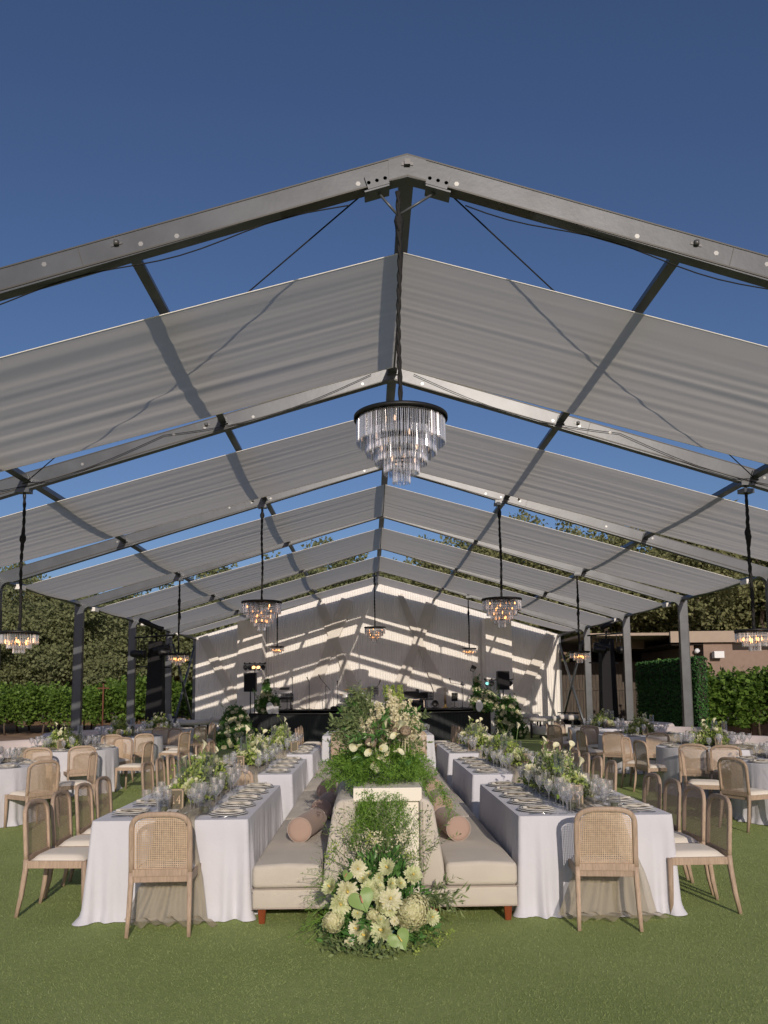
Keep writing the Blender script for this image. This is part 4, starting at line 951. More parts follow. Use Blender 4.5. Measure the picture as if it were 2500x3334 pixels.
def make_centrepiece(L, Wd, H, seed, label='x', ncal=5, nbl=44):
    """low loose arrangement: foliage mound, white blooms, callas, fine stems"""
    t = thing('flower_centrepiece', label, 'flowers'); rng = np.random.default_rng(seed)
    def pt(n, sh=1.0):
        u = rng.uniform(-1, 1, n); v = rng.uniform(-1, 1, n); r = np.sqrt(np.clip(1-(u*0.9)**2, 0, 1)); top = H*(0.45+0.55*np.abs(np.sin(u*4.1+seed)))*r
        z = 0.03+top*rng.random(n)**0.7*np.sqrt(np.clip(1-v*v, 0.05, 1))*sh; return np.stack([v*Wd/2*(0.7+0.3*rng.random(n)), u*L/2, z], 1)
    g = MB(); P = pt(800); D = P-np.array([0, 0, -0.05]); D[:, 1] = rng.normal(size=len(P))*0.3; addleaves(g, rng, P, 0.045, D+rng.normal(size=P.shape)*0.12, width=0.5)
    for i in range(26):
        b = pt(1)[0]*[1, 1, 0.7]; sprig(g, rng, b, (rng.normal()*0.6, rng.normal()*0.5, 0.8), rng.uniform(0.10, 0.22), 9, 0.035, r=0.0016)
    build('foliage', g, M['olive'], t)
    g = MB(); P = pt(1100); addleaves(g, rng, P, 0.05, None, width=0.6)
    for i in range(10):
        b = pt(1)[0]; p0 = V(*b); p1 = p0+V(rng.normal()*0.06, rng.normal()*0.06, rng.uniform(0.08, 0.2)); g.tube([p0, p1], 0.0015, 4); floret_cloud(g, rng, np.array([p1+V(*rng.normal(size=3))*0.012 for _ in range(10)]), 0.012)
    build('lime_foliage', g, M['lime'], t)
    g = MB()
    for i in range(34):
        c = pt(1, 1.05)[0]; P = c+rng.normal(size=(26, 3))*0.022; floret_cloud(g, rng, P, 0.013, c-[0, 0, 0.02])
    build('small_white_florets', g, M['delph'], t)
    for i in range(nbl):
        c = pt(1, 1.0)[0]; c[2] = max(c[2], H*0.3); d = V(c[0]*3+rng.normal()*0.4, rng.normal()*0.4-0.35, 0.6); g = MB(); blossom(g, rng, c, rng.uniform(0.042, 0.074), d, 4, 8); build('bloom', g, M['petal' if i % 3 else 'petalg'], t)
    for i in range(ncal):
        c = pt(1, 1.0)[0]; c[2] = H*rng.uniform(0.7, 1.2); calla(t, c, (rng.normal()*0.5, rng.normal()*0.4-0.3, 0.9), 0.085, rng.random()*6, stem_from=(c[0]*0.5, c[1]*0.9, 0.05))
    anthurium(t, (rng.uniform(-.1, .1), -L*0.3, H*0.7), (rng.normal()*0.3, -0.8, 0.7), (0.2, 0, 1), 0.06, pink=False)
    return t
CP = [Maker(make_centrepiece(1.7, 0.36, 0.40, 11)), Maker(make_centrepiece(1.7, 0.38, 0.38, 12)), Maker(make_centrepiece(0.55, 0.46, 0.34, 13, ncal=4, nbl=18))]
def runner(pts, wd, seed, label, loc=(0, 0, 0), rz=0, grp=None):
    """crumpled gauze strip following pts (list of (x,y,z)); width across"""
    r2 = np.random.default_rng(seed); nu = 44; P = [V(*p) for p in pts]; full = []
    for i in range(len(P)-1):
        n = max(2, int((P[i+1]-P[i]).length/0.03)); full += [P[i].lerp(P[i+1], k/n) for k in range(n)]
    full.append(P[-1]); vs = []; ph = r2.random(6)*6; Ln = len(full)
    for j, p in enumerate(full):
        tdir = (full[min(j+1, Ln-1)]-full[max(j-1, 0)]).normalized(); side = V(1, 0, 0); nrm = side.cross(tdir); 
        if nrm.z < -0.1 or (abs(nrm.z) <= 0.1 and nrm.y > 0): nrm = -nrm
        wj = wd[0]+(wd[1]-wd[0])*min(1, max(0, (0.76-p.z)/0.76)); wj *= 1+0.12*math.sin(j*0.11+ph[0])
        for i in range(nu+1):
            u = -1+2*i/nu; h = 0.012*(1+math.sin(u*11+ph[1]+0.8*math.sin(j*0.13)))+0.012*(1+math.sin(u*21+ph[2]+0.6*math.sin(j*0.21+u*3)))+0.006*math.sin(j*0.7+u*8); q = p+side*(u*wj/2)+nrm*(h*(1.3 if p.z < 0.7 else 0.9)+0.004); q.z = max(q.z, 0.008); vs.append(q)
    g = MB(); g.add(vs, [(j*(nu+1)+i, j*(nu+1)+i+1, (j+1)*(nu+1)+i+1, (j+1)*(nu+1)+i) for j in range(Ln-1) for i in range(nu)], True)
    o = build('table_runner', g, M['gauze']); o.location = loc; o.rotation_euler = (0, 0, rz); return tag(o, label, 'table runner', grp)

LT = {  # name: (xc, y0, y1, number, side of chairs)
    'front left long table': (-1.93, 6.60, 8.96, '14', -1), 'middle left long table': (-1.91, 10.1, 12.42, '12', -1), 'rear left long table': (-1.88, 13.25, 15.55, '', -1),
    'front right long table': (1.42, 6.58, 8.86, '15', 1), 'middle right long table': (1.46, 9.8, 12.1, '13', 1), 'rear right long table': (1.5, 13.1, 15.4, '', 1)}
CHY = {'front left long table': [(-3.13, 6.98), (-3.15, 7.58), (-3.16, 8.2), (-3.17, 8.82)], 'middle left long table': [(-3.2, 10.65), (-3.19, 11.25), (-3.19, 11.84), (-3.16, 12.4)],
       'rear left long table': [(-3.24, 14.0), (-3.25, 14.6), (-3.25, 15.2)], 'front right long table': [(2.49, 6.77), (2.52, 7.36), (2.54, 7.94), (2.54, 8.5)],
       'middle right long table': [(2.59, 10.1), (2.6, 10.75), (2.62, 11.4), (2.62, 12.0)], 'rear right long table': [(2.65, 13.3), (2.7, 13.95), (2.75, 14.6)]}
crng = random.Random(21); np_ = 0
for ti, (tn, (xc, ya, yb, num, sd_)) in enumerate(LT.items()):
    L = yb-ya; yc = (ya+yb)/2
    per, cor = rect_perim(1.22, L); g = skirt(per, 0.76, 100+ti, 0.004, 0.032, cor, ncell=0.20); o = build('tablecloth', g, M['cloth'])
    o.location = (xc, yc, 0); tag(o, 'white floor-length cloth draped over the '+tn, 'tablecloth', 'white tablecloths on long tables')
    pts = [(0.0, L/2-0.1, 0.765), (0.03, 0, 0.765), (0.05, -L/2-0.005, 0.766)]
    if ti in (0, 3): pts += [(0.05, -L/2-0.035, 0.745), (0.06, -L/2-0.075, 0.35), (0.02, -L/2-0.13, 0.03), (0.1, -L/2-0.24, 0.008)]
    else: pts += [(0.05, -L/2-0.035, 0.74), (0.05, -L/2-0.07, 0.45)]
    runner(pts, (0.33, 0.62 if ti == 0 else 0.70), 60+ti, 'crumpled olive gauze runner along the '+tn, (xc, yc, 0), grp='olive gauze runners')
    # chairs on the outer side
    lst = CHY[tn]
    for i, (bx_, by) in enumerate(lst):
        ang = (PI/2 if sd_ > 0 else -PI/2)+crng.uniform(-0.05, 0.05)
        put_chair(bx_, by, ang, 'cane-back chair, %s from the camera on the outer side of the %s' % (ORD[i], tn), 'cane-back chairs along the long tables')
    # settings
    n = 4 if len(lst) == 4 else 3
    for i, (bx_, by) in enumerate(lst):
        setting(xc+sd_*(0.61-0.20), min(max(by, ya+0.3), yb-0.25), PI/2 if sd_ > 0 else -PI/2, ORD[i]+' outer place', tn, 5 if ti in (0, 3) else 3, ti in (0, 3))
    for i in range(5 if ti in (0, 3) else 4):
        nn = 5 if ti in (0, 3) else 4
        setting(xc-sd_*(0.61-0.20), ya+0.28+i*(L-0.5)/(nn-1), -PI/2 if sd_ > 0 else PI/2, ORD[i]+' bench-side place', tn, 5 if ti in (0, 3) else 3, ti in (0, 3))
    if ti in (0, 3): setting(xc+0.05*sd_, ya+0.20, 0, 'head place', tn, 1, True)
    CP[ti % 2].put((xc-0.02, yc+0.2, TZ+0.01), 0 if ti < 3 else PI*0.02, 'long low white and green flower centrepiece on the '+tn, 'flower centrepieces on the tables', (1, (L-0.95)/1.7, 1.0))
    cardl = ('olive table number card reading %s on the ' % num if num else 'small olive card with copper border on the ')+tn
    cxy = {0: (-2.0, 7.1), 1: (-2.03, 10.7), 2: (-1.6, 13.7), 3: (1.38, 7.04), 4: (1.63, 10.55), 5: (1.3, 13.5)}[ti]
    number_card(cxy[0], cxy[1], num, cardl, 0.1 if ti < 3 else -0.1)
    for i, (dx, dy, mk, nm) in enumerate([(-0.10, -0.35, VT, 'tall clear candle cylinder, nearest one'), (0.10, -0.22, VM, 'middle-height clear candle cylinder, near end'), (0.05, 0.2, VT, 'tall clear candle cylinder in the middle'), (-0.1, 0.45, VM, 'shorter clear candle cylinder, far end')]):
        mk.put((xc+dx, yc+dy, TZ), 0, '%s, %s' % (nm, tn), 'glass candle cylinders on the long tables')
    if ti in (0, 3):
        for dx, dy, nm in ((0.22, -0.95, 'right'), (-0.12, -0.92, 'left')): VS.put((xc+dx, yc+dy+0.05, TZ), 0, 'low glass candle holder, %s one at the front end of the %s' % (nm, tn), 'low candle holders')
put_chair(-1.90, 6.19, 0.03, 'cane-back chair at the near head of the front left long table, back to camera', 'cane-back chairs at table heads')
put_chair(1.38, 6.17, -0.10, 'cane-back chair at the near head of the front right long table, back to camera', 'cane-back chairs at table heads')
put_chair(-1.93, 9.62, 0.0, 'cane-back chair between the front left and middle left long tables', 'cane-back chairs at table heads')

# centre table at the end of the benches
xc, ya, yb = -0.17, 18.6, 21.0
per, cor = rect_perim(2.5, 2.4); g = skirt(per, 0.76, 140, 0.012, 0.02, cor); o = build('tablecloth', g, M['cloth']); o.location = (xc, 19.8, 0)
tag(o, 'white cloth on the wide table beyond the benches, before the stage', 'tablecloth')
for i, (x, y, a) in enumerate([(-0.98, 18.15, 0), (0.66, 18.2, 0)]): put_chair(x, y, a, 'cane-back chair facing the stage, %s of the big flowers at the wide table' % ('left' if i == 0 else 'right'), 'chairs at the wide table')
for i, y in enumerate((19.3, 19.95, 20.6, 21.25)):
    put_chair(1.78, y, PI/2, 'chair on the right side of the wide table, %s from the camera' % ORD[i], 'chairs at the wide table')
    if i < 3: put_chair(-2.12, 19.9+i*0.75, -PI/2, 'chair on the left side of the wide table, %s from the camera' % ORD[i], 'chairs at the wide table')
for i, x in enumerate((-1.1, -0.75, 0.45, 0.8)): setting(x, 18.85, 0, ORD[i]+' front place from left', 'wide table', 3)
CP[2].put((-0.1, 19.8, TZ), 0, 'round flower centrepiece on the wide table, mostly behind the tall flowers', None)

# ------------------------------------------------------------------ round tables
RT = {'nearest right round table': (5.50, 11.1, ''), 'second right round table': (5.48, 14.05, '7'), 'third right round table': (5.55, 17.9, ''), 'farthest right round table': (5.72, 21.4, ''),
      'nearest left round table': (-5.93, 11.85, ''), 'second left round table': (-5.92, 15.3, ''), 'third left round table': (-6.12, 19.4, ''), 'farthest left round table': (-6.1, 22.9, '')}
RC_ = {'nearest right round table': [(4.16, 10.33), (4.03, 11.63)], 'second right round table': [(4.71, 12.95), (5.05, 12.55), (4.20, 13.96), (4.26, 14.93)],
       'third right round table': [(5.38, 16.44), (4.57, 16.74), (4.1, 17.46), (4.08, 18.3), (4.78, 19.3)], 'farthest right round table': [(4.18, 20.32), (4.95, 19.95), (4.83, 22.6), (4.3, 21.7)],
       'nearest left round table': [(-4.66, 11.09), (-4.49, 12.54)], 'second left round table': [(-5.22, 14.15), (-5.85, 13.85), (-4.39, 15.23), (-5.3, 16.75)],
       'third left round table': [(-5.27, 18.18), (-5.9, 17.95), (-4.5, 18.7), (-4.6, 19.7), (-5.2, 20.75)], 'farthest left round table': [(-5.75, 21.5), (-4.82, 22.0), (-4.6, 22.9), (-4.85, 23.75)]}
def arc_sofa(cx_, cy_, sd_, label):
    t = thing('curved_sofa', label, 'sofa', (cx_, cy_, 0), 0, 'curved white sofas behind the round tables')
    def sec(prof, nm, a0, a1, mt='sofa'):
        n = 30; vs = []; K = len(prof)
        for i in range(n+1):
            a = a0+(a1-a0)*i/n
            for r, z in prof: vs.append((sd_*r*math.cos(a), r*math.sin(a), z))
        fs = [(i*K+k, i*K+(k+1) % K, (i+1)*K+(k+1) % K, (i+1)*K+k) for i in range(n) for k in range(K)]; fs += [tuple(range(K)), tuple(n*K+k for k in range(K-1, -1, -1))]
        g = MB(); g.add(vs, fs, True); o_ = build(nm, g, M[mt], t); md = o_.modifiers.new('b', 'BEVEL'); md.width = 0.02; md.segments = 2; md.limit_method = 'ANGLE'; md.angle_limit = 1.0
    sec([(1.12, 0.06), (1.66, 0.06), (1.66, 0.40), (1.12, 0.40)], 'seat', -1.1, 1.1); sec([(1.54, 0.40), (1.56, 0.80), (1.62, 0.87), (1.70, 0.87), (1.74, 0.80), (1.73, 0.06), (1.67, 0.06)], 'backrest', -1.15, 1.15)
    for a in (-1.0, 1.0): 
        g = MB(); g.box((sd_*1.4*math.cos(a), 1.4*math.sin(a), 0.03), (0.05, 0.05, 0.06)); build('leg', g, M['redwood'], t)
for ti, (tn, (cx_, cy_, num)) in enumerate(RT.items()):
    g = skirt(round_perim(0.915), 0.76, 200+ti, 0.02, 0.032, (), ncell=0.24); o = build('tablecloth', g, M['cloth']); o.location = (cx_, cy_, 0); o.rotation_euler = (0, 0, ti)
    tag(o, 'white floor-length cloth on the '+tn, 'tablecloth', 'white tablecloths on round tables')
    sd_ = 1 if cx_ > 0 else -1
    runner([(0, 0.9, 0.765), (0, -0.93, 0.766), (0, -0.955, 0.74), (0, -1.0, 0.35)], (0.42, 0.42), 80+ti, 'olive gauze runner crossing the '+tn, (cx_+0.1*sd_, cy_, 0), 0.35*sd_, 'olive gauze runners')
    for i, (bx_, by) in enumerate(RC_[tn]):
        a = math.atan2(-(cx_-bx_), cy_-by)
        put_chair(bx_, by, a+crng.uniform(-0.12, 0.12), 'cane-back chair, %s counted from the camera around the %s' % (ORD[i], tn), 'cane-back chairs around the round tables')
    for i in range(8):
        a = 2*PI*i/8+0.25; hour = int(round((90-math.degrees(a))/30)) % 12 or 12
        setting(cx_+0.72*math.cos(a), cy_+0.72*math.sin(a), a+PI/2, "%d o'clock place" % hour, tn, 3 if cy_ < 16 else 2)
    CP[2].put((cx_-0.05, cy_, TZ+0.01), ti*1.1, 'round white and green flower centrepiece on the '+tn, 'flower centrepieces on the tables')
    number_card(cx_-0.22*sd_*0.2, cy_-0.36, num, ('olive number card reading 7 on the ' if num else 'olive table card with copper border on the ')+tn, 0.1)
    for i, (dx, dy, mk, nm) in enumerate([(0.24, 0.05, VT, 'right-hand tall'), (-0.25, 0.08, VM, 'left-hand shorter'), (0.16, 0.26, VT, 'rear tall')]):
        mk.put((cx_+dx, cy_+dy, TZ), 0, '%s clear candle cylinder on the %s' % (nm, tn), 'glass candle cylinders on the round tables')
    arc_sofa(cx_, cy_, sd_, 'curved pale sofa on the outer side of the '+tn)

# ------------------------------------------------------------------ benches
def rounded_prism(poly, y0, y1, r, mb):   # poly in XZ with bevel handled by modifier
    mb.prism(poly, y0, y1)
BM = [6.43, 8.74, 11.2, 13.6, 15.95]
def bench(sd_, i):
    y0, y1 = BM[i]+0.004, BM[i+1]-0.004; L = y1-y0
    xin, xout = (-0.73, -1.26) if sd_ < 0 else (0.215, 0.76); xb = -0.47 if sd_ < 0 else 0.02
    pos = ORD[i]; t = thing('bench', 'oatmeal upholstered bench module, %s from the camera on the %s of the flower box' % (pos, 'left' if sd_ < 0 else 'right'), 'bench', ((xin+xout)/2, y0, 0), 0, 'upholstered benches in the centre aisle')
    X = lambda x: x-(xin+xout)/2
    def blk(nm, poly, mt, bev, ya=0.0, yb=L, seg=4):
        if sum((poly[k][0]*poly[(k+1) % len(poly)][1]-poly[(k+1) % len(poly)][0]*poly[k][1]) for k in range(len(poly))) < 0: poly = poly[::-1]
        g = MB(); g.prism([(X(a), b_) for a, b_ in poly], ya, yb); o_ = build(nm, g, M[mt], t); md = o_.modifiers.new('b', 'BEVEL'); md.width = bev; md.segments = seg; md.limit_method = 'ANGLE'; md.angle_limit = 0.6
        o_.data.polygons.foreach_set('use_smooth', [True]*len(o_.data.polygons)); md.harden_normals = False; return o_
    blk('base', [(xb, 0.115), (xout, 0.115), (xout, 0.262), (xb, 0.262)], 'bench', 0.018)
    blk('seat_cushion', [(xin, 0.266), (xout-0.004*sd_*-1, 0.266), (xout-0.004*sd_*-1, 0.435), ((xin+xout)/2, 0.452), (xin, 0.44)], 'bench', 0.035)
    blk('backrest', [(xb, 0.266), (xin+0.001*sd_*-1, 0.266), (xin+0.015*sd_*-1, 0.44), (xin-0.085*sd_, 0.86), (xin-0.13*sd_, 0.92), (xb, 0.93)], 'bench', 0.03)
    g = MB(); zz = 0.264
    g.tube([(X(xb), -0.004, zz), (X(xout)+0.0*sd_, -0.004, zz), (X(xout)+0.004*sd_, L, zz)], 0.004, 5); g.tube([(X(xb), -0.003, 0.12), (X(xout), -0.003, 0.12), (X(xout)+0.003*sd_, L, 0.12)], 0.004, 5)
    bx = xin-0.17*sd_*1.0; g.tube([(X(bx), -0.003, 0.27), (X(bx), -0.003, 0.9)], 0.0025, 4)
    build('piping', g, M['piping'], t)
    for yy in (0.06, L-0.06):
        for xx in (xout-0.07*sd_, xb+0.10*sd_): 
            g = MB(); g.box((X(xx), yy, 0.06), (0.062, 0.062, 0.12), None, (0.72, 0.72)); build('leg', g, M['redwood'], t, 0.003)
for i in range(4):
    for sd_ in (-1, 1): bench(sd_, i)
def bolster(x, y, L, rz, label, r=0.106, z=0.447):
    t = thing('bolster_pillow', label, 'pillow', (x, y, z+r), rz, 'dusty pink bolster pillows'); R = Matrix.Rotation(-PI/2, 3, 'X')
    prof = [(0, -0.006), (r*0.6, -0.004), (r*0.93, 0.002), (r, 0.016)]+[(r*(1+0.012*math.sin(i*1.3)), 0.016+(L-0.03)*i/12) for i in range(1, 12)]+[(r, L-0.016), (r*0.93, L-0.002), (0, L+0.004)]
    g = MB(); g.lathe(prof, (0, 0, 0), 28, True, R); build('pillow_cover', g, M['bolster'], t)
    g = MB()
    for yy in (0.006, L-0.006): g.tube([(r*1.0*math.cos(a), yy, r*1.0*math.sin(a)) for a in np.linspace(0, 2*PI, 29)], 0.003, 5, False)
    build('piping', g, M['piping'], t)
bolster(-0.98, 7.33, 0.62, -0.17, 'dusty pink bolster nearest the camera on the left bench')
bolster(-0.86, 8.55, 0.62, -0.08, 'dusty pink bolster, second from the camera on the left bench, leaf shaded')
bolster(-0.90, 10.1, 0.6, -0.02, 'dusty pink bolster, third and farthest on the left bench')
bolster(0.41, 7.30, 0.62, 0.12, 'dusty pink bolster nearest the camera on the right bench')
bolster(0.40, 8.75, 0.6, 0.02, 'dusty pink bolster, second from the camera on the right bench')
bolster(0.44, 10.3, 0.6, 0.02, 'dusty pink bolster, third on the right bench, under leaf shadow')
# planter
t = thing('flower_box', 'cream painted box standing between the two bench backs', 'planter', (-0.225, 6.47, 0))
g = MB(); g.box((0, 0.75, 0.45), (0.485, 1.46, 0.90)); build('box_body', g, M['planter'], t, 0.004)
g = MB(); g.box((0, 0.75, 0.955), (0.53, 1.54, 0.105)); build('top_moulding', g, M['planter'], t, 0.006)

# ---- great arrangement on the box
t = thing('flower_arrangement', 'towering arrangement of fern, callas and white spires on the cream box', 'flowers', (-0.29, 7.1, 1.0)); rng = np.random.default_rng(77)
def frond(mb, base, d, L, n=46, s=0.016, droop=0.8):
    """feathery asparagus fern plume: side branchlets full of needles"""
    d = V(*d).normalized(); p = V(*base); pts = [p.copy()]; N = 9
    for i in range(N): d = (d+V(rng.normal()*0.1, rng.normal()*0.1, -droop/N*1.0)).normalized(); p = p+d*(L/N); pts.append(p.copy())
    mb.tube(pts, 0.0016, 3); P = []; D = []
    for k in range(n):
        u = (k+0.5)/n; i = min(int(u*N), N-1); q = pts[i].lerp(pts[i+1], u*N-i); ax = (pts[i+1]-pts[i]).normalized(); sdv = ax.cross(V(*rng.normal(size=3))).normalized(); bl = L*0.28*math.sin(PI*min(0.97, u*0.85+0.12))
        for m_ in range(7):
            P.append(q+(ax*0.5+sdv).normalized()*bl*(m_+1)/7); D.append(V(*rng.normal(size=3))+sdv*0.6+ax*0.5)
    addleaves(mb, rng, np.array(P), s, np.array(D), width=0.28, curl=0.05)
g = MB()
for i in range(150):
    a = rng.random()*2*PI; r = rng.random()**0.6; x, y = 0.30*r*math.cos(a), 0.45*r*math.sin(a); z = 0.02+0.30*rng.random()**0.8*(1-0.5*r)
    frond(g, (x, y, z), (math.cos(a)*1.2, math.sin(a)*1.0, rng.uniform(0.0, 0.9)), rng.uniform(0.15, 0.30), 26, 0.019, 1.0)
build('asparagus_fern', g, M['fern'], t)
g = MB()     # inner fern mass so the box cannot be seen through it
P = rng.normal(size=(9000, 3)); P /= np.linalg.norm(P, axis=1, keepdims=True); P *= (0.55+0.45*rng.random((9000, 1)))*np.array([0.40, 0.58, 0.27]); P[:, 2] += 0.13; P = P[P[:, 2] > -0.01]; addleaves(g, rng, P, 0.028, P+rng.normal(size=P.shape)*0.2, width=0.3)
build('fern_mass', g, M['fern'], t)
g = MB()     # fern trailing down the front of the box
for i in range(52):
    x = rng.uniform(-0.16, 0.20); frond(g, (x-0.02, -0.63, rng.uniform(-0.10, 0.03)), (rng.normal()*0.25, -0.35, -1), rng.uniform(0.2, 0.70), 30, 0.018, 0.25)
for i in range(8): frond(g, (0.42+rng.normal()*0.04, -0.45, 0.03), (0.5, -0.3, -0.8), rng.uniform(0.15, 0.34), 24, 0.017, 0.3)
build('trailing_fern', g, M['fern'], t)
g = MB()     # olive branches of the upper cone
for i in range(120):
    a = rng.normal()*0.9+PI*1.05; h = rng.random(); r = 0.30*(1-0.65*h)*rng.random()**0.5; b = (r*math.cos(a)-0.03, r*math.sin(a), 0.22+0.42*h)
    sprig(g, rng, b, (math.cos(a)*0.6, math.sin(a)*0.5, 0.9), rng.uniform(0.12, 0.24), 16, 0.042, 0.28, 0.1, r=0.002)
for i in range(26):
    a = rng.uniform(PI*0.85, PI*1.25) if i % 2 else rng.uniform(-0.3, 0.5); sprig(g, rng, (0.18*math.cos(a), -0.1+0.2*math.sin(a), 0.3+0.2*rng.random()), (math.cos(a)*1.3, -0.3, 0.35), rng.uniform(0.18, 0.28), 14, 0.05, 0.35, 0.2, r=0.0025)
build('olive_branches', g, M['olive'], t)
g = MB()
for i in range(46):
    a = rng.random()*2*PI; b = (0.05+0.15*math.cos(a), 0.2*math.sin(a)-0.08, 0.12+0.45*rng.random()); sprig(g, rng, b, (math.cos(a)*1.0, math.sin(a)-0.2, 0.4), rng.uniform(0.14, 0.28), 10, 0.065, 0.36, 0.2, r=0.0025)
build('ruscus_branches', g, M['ruscus'], t)
for i in range(58):      # white spires
    a = rng.random()*2*PI; r = 0.24*rng.random()**0.7; x, y = 0.13+r*math.cos(a), r*math.sin(a)*0.8-0.12; z0 = 0.30+0.24*rng.random()*(1-2*r); L = rng.uniform(0.2, 0.32)*(1.12-r*2.4); g = MB(); tl = V(math.cos(a)*0.12*r/0.15-0.02+rng.normal()*0.12, math.sin(a)*0.3-0.1, 1).normalized()
    n = 62; tt = rng.random(n)**0.8; P = np.array([V(x, y, z0)+tl*(L*q)+V(*rng.normal(size=3))*0.027*(1.15-q) for q in tt]); floret_cloud(g, rng, P, 0.016)
    g.tube([V(x, y, z0-0.2), V(x, y, z0)+tl*L], 0.003, 4); build('white_spire', g, M['delph'], t)
g = MB()
for i in range(14):
    a = rng.random()*2*PI; r = 0.07*rng.random(); p = V(0.12+r*math.cos(a)*1.6, r*math.sin(a), 0.58); P = np.array([p+V(0.1*r*math.cos(a), 0, 1)*(0.22*q)+V(*rng.normal(size=3))*0.011*(1.1-q) for q in rng.random(40)]); floret_cloud(g, rng, P, 0.012)
build('green_spire_tips', g, M['lime'], t)
for (b, d, L, rl) in [((0.060, -0.440, 0.460), (0.0, -0.3, 1), 0.10, 2.8), ((0.080, -0.440, 0.390), (-0.35, -0.5, 0.9), 0.10, 1.5), ((0.160, -0.440, 0.440), (0.5, -0.3, 0.9), 0.10, 0.5), ((-0.130, -0.440, 0.330), (-1, -0.4, -0.35), 0.10, 0), ((-0.050, -0.440, 0.310), (-0.2, -0.8, 0.5), 0.085, 2),
        ((0.000, -0.440, 0.280), (0.5, -0.8, 0.3), 0.09, 3), ((-0.050, -0.440, 0.280), (-0.4, -0.8, -0.1), 0.085, 1), ((-0.010, -0.440, 0.250), (0.2, -0.9, -0.3), 0.085, 4), ((0.120, -0.440, 0.270), (0.9, -0.5, 0.1), 0.085, 2), ((0.050, -0.440, 0.250), (0.3, -0.9, 0), 0.065, 5),
        ((-0.040, -0.440, 0.210), (0.1, -0.9, -0.7), 0.085, 1), ((-0.020, -0.440, 0.180), (0.1, -0.8, -0.8), 0.075, 2), ((0.170, -0.440, 0.410), (-0.7, -0.6, -0.1), 0.08, 1), ((0.040, -0.440, 0.200), (0.2, -1, 0.2), 0.05, 1)]:
    calla(t, b, d, L, rl, stem_from=(b[0]*0.6, b[1]*0.5, b[2]-0.05))
for p, r in [((-0.060, -0.400, 0.340), 0.0469), ((0.220, -0.400, 0.430), 0.0439), ((0.110, -0.400, 0.490), 0.0242), ((0.140, -0.400, 0.430), 0.0257)]:
    g = MB(); g.lathe([(0, r*0.55), (r*0.5, r*0.5), (r*0.9, r*0.2), (r, -0.1*r), (r*0.6, -0.4*r), (0, -0.5*r)], p, 16, True, Matrix.Rotation(0.9, 3, 'X')); P = rng.normal(size=(220, 3)); P /= np.linalg.norm(P, axis=1, keepdims=True); P = P*r*[1, 0.75, 0.9]+p; floret_cloud(g, rng, P, 0.008, np.array(p)); build('dusty_flower_head', g, M['queen'], t)

# ---- arrangement on the grass in front of the box
t = thing('flower_arrangement', 'loose floor arrangement of pale dahlias, anthuriums and hydrangea on the turf', 'flowers', (-0.29, 6.0, 0)); rng = np.random.default_rng(91)
FL = lambda X, Z, Y=5.95: (X+0.29, Y-6.0, Z)
g = MB(); g.box((0.0, 0.02, 0.05), (0.34, 0.26, 0.10)); build('foam_tray', g, M['foam'], t, 0.01)
g = MB()
P = rng.normal(size=(2600, 3)); P /= np.linalg.norm(P, axis=1, keepdims=True); P *= (0.45+0.55*rng.random((2600, 1)))*np.array([0.33, 0.22, 0.42]); P[:, 2] += 0.22; P = P[P[:, 2] > 0.01]; addleaves(g, rng, P, 0.055, P-[0, 0, 0.2]+rng.normal(size=P.shape)*0.15, width=0.42)
for i in range(60):
    a = rng.random()*2*PI; sprig(g, rng, (0.22*math.cos(a), 0.12*math.sin(a), rng.uniform(0.03, 0.2)), (math.cos(a), math.sin(a)*0.8-0.2, rng.uniform(-0.1, 0.6)), rng.uniform(0.12, 0.24), 10, 0.055, 0.4, 0.45, r=0.002)
build('leafy_foliage', g, M['ruscus'], t)
g = MB()
for i in range(34):
    a = rng.uniform(PI*0.85, PI*1.75); sprig(g, rng, (0.2*math.cos(a), 0.15*math.sin(a)-0.05, 0.03), (math.cos(a), math.sin(a), 0.06), rng.uniform(0.16, 0.28), 13, 0.045, 0.5, 0.10, r=0.002)
for i in range(14): sprig(g, rng, (0.3, 0.05, 0.28), (1, -0.2, rng.uniform(-0.3, 0.8)), rng.uniform(0.18, 0.32), 9, 0.07, 0.25, 0.15, r=0.002)
for i in range(60):   # tall airy stems climbing the front of the box
    x = rng.normal()*0.10+0.02; sprig(g, rng, (x, 0.22+rng.random()*0.12, 0.25), (rng.normal()*0.22, 0.12, 1), rng.uniform(0.25, 0.75), 26, 0.042, 0.25, 0.05, r=0.0018)
build('olive_foliage', g, M['olive'], t)
g = MB()
for i in range(26): frond(g, (-0.22+rng.normal()*0.08, -0.02, rng.uniform(0.12, 0.4)), (-1, -0.3, rng.uniform(-0.3, 0.9)), rng.uniform(0.15, 0.42), 16, 0.013, 0.6)
for i in range(10): frond(g, (0.0+rng.normal()*0.08, 0.3, 0.4), (rng.normal()*0.2, 0, 1), 0.4, 20, 0.013, 0.1)
build('fine_fern', g, M['fern'], t)
g = MB(); g2 = MB()
for (x, y, z) in [(-0.62, 0.02, 0.66), (-0.50, 0.05, 0.78), (-0.36, 0.0, 0.72), (-0.09, 0, 0.60), (-0.28, 0, 0.5), (-0.44, 0.05, 0.55), (-0.66, 0.05, 0.58)]:
    b = FL(x, z); g.tube([(0.0, 0.1, 0.3), ((b[0])*0.6, 0.1, 0.25+z*0.4), b], 0.0025, 4); P = np.array([V(*b)+V(*rng.normal(size=3))*0.022 for _ in range(30)]); floret_cloud(g2, rng, P, 0.009)
